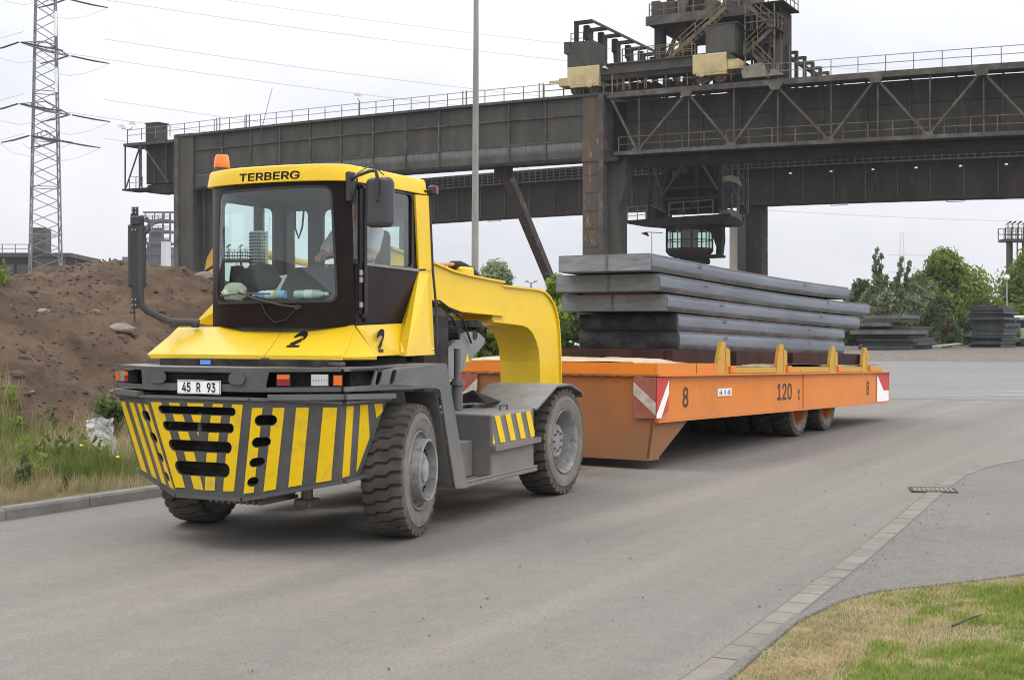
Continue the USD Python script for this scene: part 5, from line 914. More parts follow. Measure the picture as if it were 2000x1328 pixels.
# wiper
wp = part('wiper', [tube([front_pt(.42, 1.925, .03), front_pt(.2, 1.945, .035), front_pt(-.15, 2.0, .03), front_pt(-.42, 2.06, .025)], .008, 6), cyl(front_pt(.42, 1.925, -.01), front_pt(.42, 1.925, .05), .02, 10)], M['rubber'], tr)
part('wiper_blade', tube([front_pt(s, z, .018) for s, z in ((-.78, 2.03), (-.4, 2.045), (.05, 2.04))], .007, 5), M['rubber'], wp); part('washer_hose', tube([front_pt(s, z, .02) for s, z in ((-.1, 1.99), (-.02, 1.88), (.1, 1.80), (.25, 1.82), (.4, 1.92))], .004, 5), M['rubber'], wp, smooth=True)
# inside the cab
part('dashboard', [hull([(u, w, z) for z in (1.72, 1.985) for u, w in ((-.3, -.405), (.3, -.405), (-.5, -.34), (.5, -.34), (-.63, -.26), (.63, -.26), (-.63, -.18), (.63, -.18))])], M['interior'], tr)
part('instrument_hood', hull([(u, w, z) for u in (-.02, .55) for w, z in ((-.30, 1.98), (-.24, 2.10), (-.12, 2.24), (.0, 2.26), (.05, 2.0))] + [(.02, -.05, 2.28), (.5, -.05, 2.28)]), M['interior'], tr, smooth=40)
def ring_of(c, R, r, e1, e2):
    e1, e2 = np.array(e1, float), np.array(e2, float); n = np.cross(e1, e2); o = []
    for a in np.linspace(0, 2 * math.pi, 33):
        d = math.cos(a) * e1 + math.sin(a) * e2; o.append(np.array([np.array(c) + (R + r * math.cos(b)) * d + r * math.sin(b) * n for b in np.arange(8) * math.pi / 4]))
    return loft(o, False)
sw = part('steering_wheel', [ring_of((.30, .06, 2.30), .215, .014, (1, 0, 0), (0, .90, .43)), bar((.1, .06, 2.30), (.5, .06, 2.30), .03, .015), cyl((.30, .05, 2.28), (.30, -.08, 2.05), .03, 8)], M['rubber'], tr, smooth=40)
seat = part('seat', [rounded([.06, .22, 1.98], [.54, .70, 2.12], .05), rounded([.08, .60, 2.08], [.52, .74, 2.64], .06), cbox([.15, .3, 1.70], [.45, .6, 1.99], .02)], M['rubber'], tr, smooth=40)
part('console', hull([(-.66, -.2, 1.72), (-.66, .1, 1.72), (-.30, -.2, 1.72), (-.30, .1, 1.72), (-.64, -.12, 2.30), (-.64, .05, 2.32), (-.52, -.1, 2.30), (-.34, -.15, 2.08), (-.25, -.2, 2.02)]), M['interior'], tr, smooth=30)
part('hose', tube([(-.58, .79, 2.9), (-.57, .78, 2.70), (-.53, .78, 2.60), (-.49, .78, 2.70), (-.475, .79, 2.9)], .010, 6), M['rubber'], tr, smooth=True)
# exhaust behind the cab
ex = part('exhaust', [cyl((-1.25, 1.15, 1.3), (-1.25, 1.15, 3.25), .055, 16)], M['dark'], tr, smooth=40)
GU = mat('perforated_guard', (.30, .30, .29), .5, metal=.5)
part('heat_guard', [spun([(.085, 0), (.09, .01), (.09, .62), (.085, .63)], (-1.25, 1.15, 2.08), (0, 0, 1), 24)], GU, ex, smooth=40)
part('guard_holes', [box([-1.25 + .091 * math.cos(a) - .006, 1.15 + .091 * math.sin(a) - .006, z], [-1.25 + .091 * math.cos(a) + .006, 1.15 + .091 * math.sin(a) + .006, z + .018]) for a in np.linspace(math.radians(200), math.radians(340), 11) for z in np.arange(2.10, 2.69, .032)], M['ink'], ex)
# tank with striped side, sill, steps, fenders
def tank(s):
    tk = part('side_tank', [rounded([s * .50, 1.416, .345], [s * 1.195, 2.39, .945], .03) if s > 0 else rounded([-1.195, 1.416, .345], [-.50, 2.39, .945], .03)], M['grey'], tr, smooth=40)
    part('tank_ledge', bar((s * 1.215, 1.40, .628), (s * 1.215, 2.456, .634), .05, .05), M['grey'], tk)
    part('tank_handle', tube([(s * 1.0, 2.0, .945), (s * 1.0, 2.0, .99), (s * 1.0, 2.16, .99), (s * 1.0, 2.16, .945)], .008, 6), M['rubber'], tk)
    side = poly([(1.425, .668), (2.38, .668), (2.38, .928), (1.425, .928)])
    for k in range(-1, 5):
        a = 1.463 + k * .2335; g = poly([(a, .928), (a + .115, .928), (a + .265, .62), (a + .15, .62)]).intersection(side)
        if not g.is_empty and g.area > .002 and k < 4: part('hazard_stripe', extr(g, (s * 1.197, 0, 0), (0, 1, 0), (0, 0, 1), .003), M['stripe'], tk)
    part('sill', [cbox([s * .80, .84, .315], [s * 1.2, 2.456, .36], .01), cbox([s * 1.17, .86, .36], [s * 1.2, 2.456, .378], .004)], M['grey'], tr)
    sc = part('step_box', [cbox([s * .78, 1.08, .365], [s * 1.0, 1.40, .70], .01)], M['grey'], tr)
    part('tread_studs', [box([s * (.80 + i * .026 + (j % 2) * .013), 1.076, .39 + j * .032], [s * (.815 + i * .026 + (j % 2) * .013), 1.081, .40 + j * .032]) for i in range(7) for j in range(9)], M['galv'], sc)
    part('step_handle', tube([(s * .83, 1.2, .70), (s * .83, 1.2, .75), (s * .95, 1.2, .75), (s * .95, 1.2, .70)], .007, 6), M['rubber'], sc)
    f = [(2.40, .945), (2.93, 1.158), (3.30, 1.160), (3.60, 1.075), (3.64, 1.02)]
    fl = part('rear_fender', [hull([(s * u, w, z) for u in (.42, 1.215) for w, z in ((a[0], a[1]), (a[0], a[1] - .02), (b[0], b[1]), (b[0], b[1] - .02))]) for a, b in zip(f[:-1], f[1:])], M['grey'], tr)
tank(1); tank(-1)
part('deck', [box([-.5, 1.30, .955], [.5, 2.45, .975]), box([.42, 1.0, .90], [.5, 1.41, .95]), box([-.5, 3.7, .955], [.5, 4.1, .975])], M['grey'], tr)
part('fifth_wheel', [hull([(.40 * math.cos(a), 2.72 + .40 * math.sin(a), z) for a in np.arange(16) * math.pi / 8 for z in (1.76, 1.83)]), cbox([-.33, 1.9, 1.62], [.33, 2.9, 1.78], .04), cbox([-.3, 1.7, 1.45], [.3, 2.3, 1.75], .05), cyl((-.4, 2.62, 1.68), (.42, 2.62, 1.68), .05, 12), cbox([.25, 2.75, 1.72], [.36, 2.95, 1.80], .02)], M['dark'], tr)
part('lift_arm', [extr(poly([(1.78, 1.36), (1.90, 1.46), (2.05, 1.57), (2.26, 1.66), (2.50, 1.715), (2.72, 1.70), (2.86, 1.64), (2.85, 1.585), (2.55, 1.43), (2.34, 1.32), (2.18, 1.235), (2.02, 1.235)]), (s * .36, 0, 0), (0, 1, 0), (0, 0, 1), .05) for s in (1, -1)], mat('lift_paint', (.15, .15, .15), .45, alt=(.2, .2, .2), scale=3), tr)
part('warning_sign', [hull([(.412, w, z) for w, z in ((2.40, 1.40), (2.50, 1.40), (2.45, 1.50))] + [(.414, 2.45, 1.44)])], M['stripe'], tr)
part('lift_cylinder', [cyl((.60, 1.86, .95), (.60, 1.86, 1.25), .055, 14), cyl((.60, 1.86, 1.25), (.60, 1.86, 1.55), .035, 14), spun([(.075, 0), (.075, .04), (0, .045)], (.60, 1.86, 1.19), (0, 0, 1), 14)], M['grey'], tr, smooth=40)
part('cab_rear_machinery', [cbox([-.6, 1.1, 1.0], [.6, 1.75, 1.95], .08), cbox([-.3, 1.75, 1.25], [.35, 2.1, 1.85], .08), cyl((-.1, 1.9, 1.7), (.5, 2.1, 1.7), .07, 10)] + [tube([(x, 1.5, 1.95), (x + .1, 1.8, 2.02), (x + .15, 2.2, 1.85), (x + .1, 2.5, 1.6)], .012, 6) for x in (-.2, -.05, .1, .22, .33)], M['dark'], tr)
part('slot_backing', box([1.02, -.86, 1.27], [1.06, -.30, 1.43]), M['dark'], tr)  # dark plate added behind the side frame slots, standing in for their shade
part('air_line_plate', [hull([(.30, 2.2, 1.0), (.75, 2.2, 1.0), (.75, 2.55, 1.0), (.6, 2.2, 1.13), (.6, 2.5, 1.02)])], M['dark'], tr)

# ---------------------------------------------------------------- gooseneck between tractor and trailer
gn = thing('gooseneck', 'bright yellow steel gooseneck arching from the tractor down to the trailer nose', 'gooseneck', TLOC, TRZ)
f1 = [(1.15, 2.50), (1.944, 2.406), (2.2, 2.365), (2.45, 2.325), (2.794, 2.297), (3.2, 2.275), (3.66, 2.253), (3.66, 1.904), (2.581, 1.942), (2.03, 2.038), (1.15, 2.20)]
f2 = [(3.62, 2.213), (4.3, 2.200), (4.62, 2.192), (4.80, 2.172), (4.95, 2.12), (5.06, 2.05), (5.15, 1.955), (5.21, 1.85), (5.25, 1.70), (5.28, 1.45), (5.30, 1.094), (5.30, .35), (4.68, .35), (4.675, 1.117), (4.665, 1.36), (4.63, 1.50), (4.56, 1.61), (4.45, 1.71), (4.32, 1.77), (4.163, 1.80), (3.8, 1.82), (3.39, 1.839)]
def girder(name, outline, hw, parent, tops):
    body = part(name, extr(poly(outline), (-hw, 0, 0), (0, 1, 0), (0, 0, 1), 2 * hw), M['yellow'], parent)
    n = len(outline)
    part('flange', [hull([(u, w + dx * e, z + dz * e) for u in (-hw - .025, hw + .025) for (w, z) in (outline[i], outline[(i + 1) % n]) for e in (0, .022) for dx, dz in [tops(outline[i], outline[(i + 1) % n])]]) for i in range(n) if i not in ((6, 10) if n == 11 else (11, 21))], M['yellow'], body)
def outn(a, b): d = np.array(b) - np.array(a); d = d / np.linalg.norm(d); return (-d[1], d[0])
girder('neck_front', f1, .25, gn, lambda a, b: outn(a, b)); girder('neck_arch', f2, .235, gn, lambda a, b: outn(a, b))
part('coupling_tongue', cbox([-.22, 4.9, .30], [.10, 5.75, .60], .03), M['yellow'], gn)
part('hose_bracket', [cbox([.0, 2.75, 2.30], [.22, 3.0, 2.40], .02)], M['yellow'], gn)
part('hose_cover', [tube([(.1, 2.7, 2.41), (.1, 2.9, 2.42), (.1, 3.1, 2.38), (.1, 3.3, 2.30), (.1, 3.4, 2.26)], .05, 8)], M['dark'], gn, smooth=True)
part('hose', tube([(.12, 2.2, 2.40), (.12, 2.45, 2.41), (.12, 2.8, 2.43)], .018, 8), mat('hose_pink', (.45, .2, .13), .6), gn, smooth=True)

# ---------------------------------------------------------------- in the cab: the driver and loose things
def in_cab(u, w, z): c, s = math.cos(math.radians(TRZ)), math.sin(math.radians(TRZ)); return (TLOC[0] + u * c - w * s, TLOC[1] + u * s + w * c, z)
def body(joints, bones, res=.02, it=8):
    parts_ = []
    for a, b in bones:
        pts = np.vstack([np.asarray(joints[k][0]) + trimesh.creation.icosphere(2, joints[k][1]).vertices for k in (a, b)]); parts_.append(manifold3d.Manifold.hull_points(pts))
    m = manifold3d.Manifold.batch_boolean(parts_, manifold3d.OpType.Add).refine_to_length(res).to_mesh()
    t = trimesh.Trimesh(m.vert_properties[:, :3], m.tri_verts, process=True); trimesh.smoothing.filter_taubin(t, iterations=it); return t
SKIN = mat('skin', (.45, .24, .17), .55); SHIRT = mat('lilac_shirt', (.60, .52, .55), .85, alt=(.5, .43, .47), scale=9, bump=.2, bscale=12); TROU = mat('dark_trousers', (.05, .055, .07), .85); HAIR = mat('grey_hair', (.12, .10, .09), .8)
dv = thing('person', 'person in a pale lilac shirt sitting at the wheel of the tractor', 'person', in_cab(.30, .45, 2.10), TRZ)
J = {k: (np.array(p) - [.30, .45, 2.10], r) for k, (p, r) in dict(pel=((.30, .50, 2.17), .13), sp=((.30, .52, 2.38), .125), ch=((.30, .50, 2.55), .135), n0=((.30, .47, 2.68), .06), nk=((.30, .45, 2.74), .052), hd=((.30, .43, 2.83), .085), top=((.30, .45, 2.87), .085), chin=((.30, .37, 2.775), .035), fore=((.30, .365, 2.855), .05),
    sl=((.49, .48, 2.60), .065), sr=((.11, .48, 2.60), .065), el=((.55, .30, 2.37), .045), er=((.05, .28, 2.38), .045), wl=((.44, .13, 2.36), .030), wr=((.16, .13, 2.36), .030), hl=((.42, .08, 2.37), .033), hr=((.18, .08, 2.37), .033),
    kl=((.42, .08, 2.10), .07), kr=((.19, .08, 2.10), .07), fl=((.42, -.08, 1.80), .05), fr=((.19, -.08, 1.80), .05), tl=((.42, -.18, 1.76), .04), tr=((.19, -.18, 1.76), .04), nose=((.30, .325, 2.825), .014), earl=((.385, .44, 2.83), .02), earr=((.215, .44, 2.83), .02)).items()}
for s, x in (('l', 1), ('r', -1)):
    base = J['h' + s][0]
    for k in range(4):
        J[f'{s}{k}a'] = (base + np.array([x * (.02 - k * .014), -.03, .012]), .0095); J[f'{s}{k}b'] = (base + np.array([x * (.02 - k * .014), -.06, -.008]), .0085); J[f'{s}{k}c'] = (base + np.array([x * (.02 - k * .014), -.045, -.035]), .008)
    J[s + 'ta'] = (base + np.array([-x * .03, .0, .02]), .011); J[s + 'tb'] = (base + np.array([-x * .04, -.035, .02]), .009)
bb = [('n0', 'nk'), ('nk', 'hd'), ('hd', 'top'), ('hd', 'chin'), ('top', 'fore'), ('chin', 'fore'), ('fore', 'nose'), ('nose', 'chin'), ('hd', 'earl'), ('hd', 'earr'), ('ch', 'n0'), ('pel', 'sp'), ('sp', 'ch'), ('pel', 'kl'), ('pel', 'kr'), ('kl', 'fl'), ('kr', 'fr'), ('fl', 'tl'), ('fr', 'tr'), ('ch', 'sl'), ('ch', 'sr'), ('sl', 'el'), ('sr', 'er'), ('el', 'wl'), ('er', 'wr'), ('wl', 'hl'), ('wr', 'hr')] + [(f'{s}{k}{a}', f'{s}{k}{b}') for s in 'lr' for k in range(4) for a, b in ('ab', 'bc')] + [(f'h{s}', f'{s}{k}a') for s in 'lr' for k in range(4)] + [(f'h{s}', s + 'ta') for s in 'lr'] + [(s + 'ta', s + 'tb') for s in 'lr']
part('body', body(J, bb, .012, 6), SKIN, dv, smooth=True)
JS = {k: (p, r + .012) for k, (p, r) in J.items()}; JS['ml'] = (J['sl'][0] * .35 + J['el'][0] * .65, .068); JS['mr'] = (J['sr'][0] * .35 + J['er'][0] * .65, .068)
part('shirt', body(JS, [('pel', 'sp'), ('sp', 'ch'), ('ch', 'sl'), ('ch', 'sr'), ('sl', 'ml'), ('sr', 'mr'), ('ch', 'n0')], .02, 10), SHIRT, dv, smooth=True)
part('trousers', body(JS, [('pel', 'kl'), ('pel', 'kr'), ('kl', 'fl'), ('kr', 'fr')], .025, 8), TROU, dv, smooth=True)
part('hair', body({'a': (J['top'][0] + [0, .015, .012], .088), 'b': (J['hd'][0] + [0, .03, .0], .086)}, [('a', 'b')], .02, 4), HAIR, dv, smooth=True)
part('eyes', [TM(trimesh.creation.icosphere(1, .009).vertices + J['fore'][0] + [x, -.035, -.02], trimesh.creation.icosphere(1, .009).faces) for x in (-.032, .032)], M['ink'], dv)
BLUE = mat('bottle_blue', (.25, .45, .70), .2, coat=.5); CLEAR = mat('bottle_clear', (.42, .50, .50), .15, coat=.8)
def bottle(label, u, w, m, lm, rz, names):
    t = thing('water_bottle', label, 'bottle', in_cab(u, w, 2.02), TRZ + rz)
    part('bottle_body', spun([(0, -.13), (.034, -.13), (.037, -.12), (.037, -.02), (.034, 0), (.037, .02), (.037, .09), (.030, .12), (.014, .15), (.013, .165)], (0, 0, .017), (-1, 0, 0), 18), m, t, smooth=40)
    part('cap', spun([(.016, .163), (.016, .185), (0, .186)], (0, 0, .017), (-1, 0, 0), 12), M['white'], t); lb_ = part('label_band', spun([(.0378, -.03), (.0378, .05)], (0, 0, .017), (-1, 0, 0), 18), M['white'], t, smooth=40)
    if lm: part('label_stripe', spun([(.0383, -.06), (.0383, -.035)], (0, 0, .017), (-1, 0, 0), 18), lm, t)
bottle('blue water bottle with a white label lying inside the windscreen', -.03, -.36, BLUE, M['stripe'], 4, 0)
bottle('clear plastic bottle lying inside the windscreen, right of the blue bottle', .33, -.34, CLEAR, None, 182, 0)
bg = crumple(.10, 12, 1.25, .7, .85); bg.apply_translation([0, 0, .06]); bt_ = thing('paper_bag', 'crumpled cream paper bag in the lower left corner of the windscreen', 'bag', in_cab(-.44, -.33, 2.0), TRZ); part('bag', bg, mat('cream_paper', (.60, .58, .46), .8), bt_, smooth=True)
jk = crumple(.17, 15, 1.3, .8, .9); jt = thing('jacket', 'dark grey jacket heaped behind the windscreen above the paper bag', 'jacket', in_cab(-.38, -.06, 2.17), TRZ); part('jacket_cloth', jk, M['interior'], jt, smooth=True)
pt = thing('papers', 'white papers propped up behind the windscreen above the blue bottle', 'papers', in_cab(-.12, -.1, 2.07), TRZ); part('sheet', hull([(-.11, 0, 0), (.10, .02, -.02), (.04, .07, .15), (-.09, .06, .14), (-.08, .075, .14)]), M['white'], pt); part('sheet', hull([(-.05, .03, .0), (.12, .06, .0), (.08, .10, .12), (-.01, .09, .15), (.0, .095, .14)]), M['white'], pt)
cu = crumple(.10, 18, .8, .8, 1.0); ct = thing('cloth', 'pale crumpled cloth beside the instrument hood in the cab', 'cloth', in_cab(.0, -.02, 2.14), TRZ); part('cloth_folds', cu, mat('pale_cloth', (.5, .52, .52), .9), ct, smooth=True)

# ---------------------------------------------------------------- slab trailer; local x = 0 on its near side, negative across it, y rearwards, z up (nose lifted a little)
LLOC, LRZ, LRX, WID = (2.05, 16.85, 0.1), -30.8, -1.4, 2.9
tl = thing('slab_trailer', 'low orange 120 t flat trailer with red and white corner markers, loaded with steel slabs', 'trailer', LLOC, LRZ, LRX)
F0, L1 = -.53, 10.15
part('side_beam', [box([-.05, F0, .49], [-.03, L1, 1.04]), box([-.28, F0, 1.04], [.03, L1, 1.062]), box([-.28, F0 + .02, .468], [.015, L1, .489]), box([-.05, 5.10, .49], [-.015, L1 - .02, 1.04])], M['orange'], tl)
part('rear_frame', [box([-.6, L1 - .04, .489], [0, L1, 1.04]), box([-.03, L1 - .9, .489], [-.012, L1 - .86, 1.04])], M['orange'], tl)
part('side_beam', [box([-WID + .03, F0, .49], [-WID + .05, L1, 1.04]), box([-WID - .03, F0, 1.04], [-WID + .28, L1, 1.062]), box([-WID, F0 + .02, .468], [-WID + .28, L1, .489])], M['orange'], tl)
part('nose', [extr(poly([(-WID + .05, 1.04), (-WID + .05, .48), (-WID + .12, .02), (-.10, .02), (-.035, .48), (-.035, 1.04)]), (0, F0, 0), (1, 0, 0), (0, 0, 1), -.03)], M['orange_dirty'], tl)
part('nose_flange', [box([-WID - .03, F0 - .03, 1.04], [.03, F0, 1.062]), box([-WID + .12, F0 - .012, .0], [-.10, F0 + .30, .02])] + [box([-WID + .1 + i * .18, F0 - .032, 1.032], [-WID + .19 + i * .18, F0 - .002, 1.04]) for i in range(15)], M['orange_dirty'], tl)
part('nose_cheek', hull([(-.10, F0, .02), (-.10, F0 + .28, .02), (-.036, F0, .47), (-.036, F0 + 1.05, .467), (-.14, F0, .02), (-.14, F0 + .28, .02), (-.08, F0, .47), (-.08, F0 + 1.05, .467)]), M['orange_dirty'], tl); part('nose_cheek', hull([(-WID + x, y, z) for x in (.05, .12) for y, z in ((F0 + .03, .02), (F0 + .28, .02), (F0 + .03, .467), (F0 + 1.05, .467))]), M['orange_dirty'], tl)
part('nose_floor', hull([(x, y, z) for x in (-WID + .13, -.12) for y, z in ((F0 + .05, .03), (F0 + .28, .03), (F0 + 1.05, .44), (F0 + .05, .44))]), M['dark'], tl)
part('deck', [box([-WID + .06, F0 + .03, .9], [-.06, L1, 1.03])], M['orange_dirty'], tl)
part('deck_curb', [box([-.03, F0 + .005, 1.063], [.0, 1.45, 1.205]), box([-WID + .03, F0, 1.063], [-.03, F0 + .03, 1.205]), box([-WID, F0, 1.063], [-WID + .03, L1, 1.205])], M['orange'], tl)
part('curb_seam', box([.0005, .69, 1.066], [.004, .70, 1.2]), M['stencil'], tl)
# sand fill on the deck
X, Y = np.meshgrid(np.linspace(-WID + .03, -.03, 60), np.linspace(F0 + .03, L1 - .3, 180)); Zs = 1.165 + .07 * (meshkit.fbm(np.stack([X * 1.6, Y * .9, 0 * X], -1), 4, 3) - .35) + .085 * np.exp(-((Y - .3) / .9) ** 2) * np.clip((-X - .1) / .25, 0, 1)
part('deck_sand', TM(grid_mesh(X, Y, Zs).vertices, grid_mesh(X, Y, Zs).faces), M['sand'], tl, smooth=True)
# load cradle and stakes
part('load_bed', [box([-2.35, .55, 1.10], [-.42, 9.6, 1.388])], M['rustred'], tl)
for w in (.6, 2.9, 5.4, 7.8, 9.4): part('bed_beam', box([-2.6, w, 1.08], [-.30, w + .22, 1.37]), M['rustred'], tl)
for w in (1.70, 4.08, 6.68, 8.60):
    sk = part('stake', [extr(poly([(-.24, 1.063), (.10, 1.063), (.085, 1.34), (.06, 1.50), (-.09, 1.505), (-.20, 1.27)]), (-.02, w, 0), (0, 1, 0), (0, 0, 1), -.05)], M['olive'], tl)
    part('stake_plate', [extr(poly([(.07, 1.063), (.30, 1.063), (.285, 1.38), (.22, 1.42), (.10, 1.41)]), (-.04, w, 0), (0, 1, 0), (0, 0, 1), -.05), box([-.03, w + .055, 1.08], [-.012, w + .075, 1.42])], M['olive'], sk)
    part('stake_foot', cbox([-.06, w + .24, 1.063], [-.005, w + .44, 1.17], .01), M['orange'], sk)
for a, b in ((2.12, 3.86), (4.50, 6.46), (7.10, 8.36), (9.03, 9.72)): part('stake_rail', cbox([-.07, a, 1.063], [-.025, b, 1.155], .008), M['olive'], tl)
part('rear_crates', [box([-2.3, 9.62, 1.06], [-.6, 9.9, 1.2])], M['rustred'], tl)
# markers and writing
for q, s in (([(-.305, F0 - .032, 1.03), (-.0, F0 - .032, 1.03), (-.0, F0 - .032, .52), (-.305, F0 - .032, .52)], 1), ([(-WID, F0 - .032, 1.03), (-WID + .30, F0 - .032, 1.03), (-WID + .30, F0 - .032, .52), (-WID, F0 - .032, .52)], -1)):
    q = [(x, y, z) for x, y, z in q]; qq = [q[1], q[0], q[3], q[2]]
    mk = part('corner_marker', quad_sheet(unit, qq, .004), M['red_dirty'], tl); band = poly([(0, .12), (0, .30), (1, .95), (1, .70)])
    band = poly([(1, .12), (1, .42), (0, .92), (0, .62)]) if s > 0 else poly([(0, .12), (0, .42), (1, .92), (1, .62)])
    part('white_band', quad_sheet(band, qq, .002, .0045), M['cream'], mk)
mq = [(.005, -.20, 1.03), (.005, F0 - .03, 1.03), (.005, F0 - .03, .52), (.005, -.20, .52)]
mk = part('corner_marker', quad_sheet(poly([(0, 0), (1, 0), (1, 1), (.72, 1), (0, .82)]), mq, .004), M['red'], tl); part('white_band', quad_sheet(poly([(0, .08), (.9, 1), (.55, 1), (.30, .98), (0, .42)]).intersection(unit) if False else poly([(0, .08), (0, .40), (.62, .99), (1, .99), (1, .90)]), mq, .002, .0045), M['white'], mk)
mq = [(-.010, L1 - .02, 1.03), (-.010, L1 - .85, 1.03), (-.010, L1 - .85, .50), (-.010, L1 - .02, .50)]
mk = part('corner_marker', quad_sheet(unit, mq, .004), M['red'], tl); part('white_band', quad_sheet(poly([(1, .05), (.45, .62), (.0, .62), (0, 1), (1, 1)]), mq, .002, .0045), M['white'], mk)
ey, ez = (0, 1, 0), (0, 0, 1)
part('load_lettering', text_at('120', .240, (-.029, 3.86, .655), ey, ez, .003, True, 1.12), M['stencil'], tl); part('load_lettering', text_at('t', .175, (-.029, 4.86, .64), ey, ez, .003, True, 1.1), M['stencil'], tl)
def eight(w, k=1.0): return [text_at('8', .245 * k, (-.029 if w < 5 else -.0145, w, .645), ey, ez, .003, True, 1.0)]
n8 = eight(.30)
part('fleet_number', n8, M['stencil'], tl); part('fleet_number', eight(8.60, .98), M['stencil'], tl)
tp = part('number_plate', cbox([-.03, 1.50, .755], [-.018, 2.00, .86], .003), M['white'], tl); [part('plate_lettering', text_at(t_, .065, (-.0178, 1.52 + x, .775), ey, ez, .0015, True, .95), M['ink'], tp) for t_, x in (('64', .02), ('R', .21), ('68', .32))]
# running gear
for y in (5.33, 6.78):
    for i, x in enumerate((-.32, -.66, -1.12, -1.46, -1.62 - .1, -2.06, -2.42, -2.72)):
        wheel(tl, x, y, 1 if x > -1.4 else -1, 0, 2, .50, .30, mat('trailer_tyre', (.055, .049, .043), .9, alt=(.08, .07, .06), scale=5) if (y, i) == (5.33, 0) else '/World/Looks/trailer_tyre', 24)
    part('axle', [box([-2.8, y - .08, .42], [-.2, y + .08, .58])], M['dark'], tl)
for p in stage.GetPrimAtPath(tl.GetPath()).GetChildren():      # wheels stand on the ground, which rises along the tilted trailer
    if p.GetName().startswith('wheel'):
        for m_ in [p] + list(p.GetChildren()):
            pa = UsdGeom.Mesh(m_).GetPointsAttr(); pts = np.array(pa.Get()); pts[:, 2] += .035 if pts[:, 1].mean() < 6 else .07; pa.Set(Vt.Vec3fArray.FromNumpy(pts.astype(np.float32)))
part('frame_rails', [box([x, F0 + .5, .55], [x + .25, L1 - .3, .9]) for x in (-2.1, -1.05)] + [box([-WID + .1, y, .6], [-.1, y + .12, .9]) for y in np.arange(1.2, 10, 1.3)], M['dark'], tl)

# ---------------------------------------------------------------- the steel slabs on it
def in_trailer(u, w, z):
    a, p = math.radians(LRZ), math.radians(LRX); y, zz = w * math.cos(p) - z * math.sin(p), w * math.sin(p) + z * math.cos(p)
    return (LLOC[0] + u * math.cos(a) - y * math.sin(a), LLOC[1] + u * math.sin(a) + y * math.cos(a), LLOC[2] + zz)
M['slab'] = mat('slab_scale', (.105, .118, .138), .6, spec=.3, alt=(.155, .172, .197), scale=1.3, lo=.38, hi=.65, detail=8, stretch=(1, .35, 2), spots=(.10, .10, .11), spot_scale=4, spot_at=(.63, .72), metal=.0, bump=.15, bscale=18)
M['slab_cut'] = mat('slab_cut_face', (.150, .163, .170), .6, spec=.3, alt=(.205, .22, .228), scale=3, detail=9, stretch=(.6, 1, 3), spots=(.095, .10, .10), spot_scale=7, spot_at=(.58, .7), bump=.35, bscale=30)
M['slab_edge'] = mat('slab_edge_scale', (.085, .078, .082), .8, alt=(.14, .13, .135), scale=3.5, lo=.42, hi=.6, detail=9, stretch=(1, .5, 1), bump=.5, bscale=22)
M['slab_black'] = mat('slab_burnt_end', (.016, .017, .017), .75, alt=(.05, .05, .048), scale=4, detail=9, spots=(.10, .085, .05), spot_scale=6, spot_at=(.66, .72), bump=.9, bscale=12)
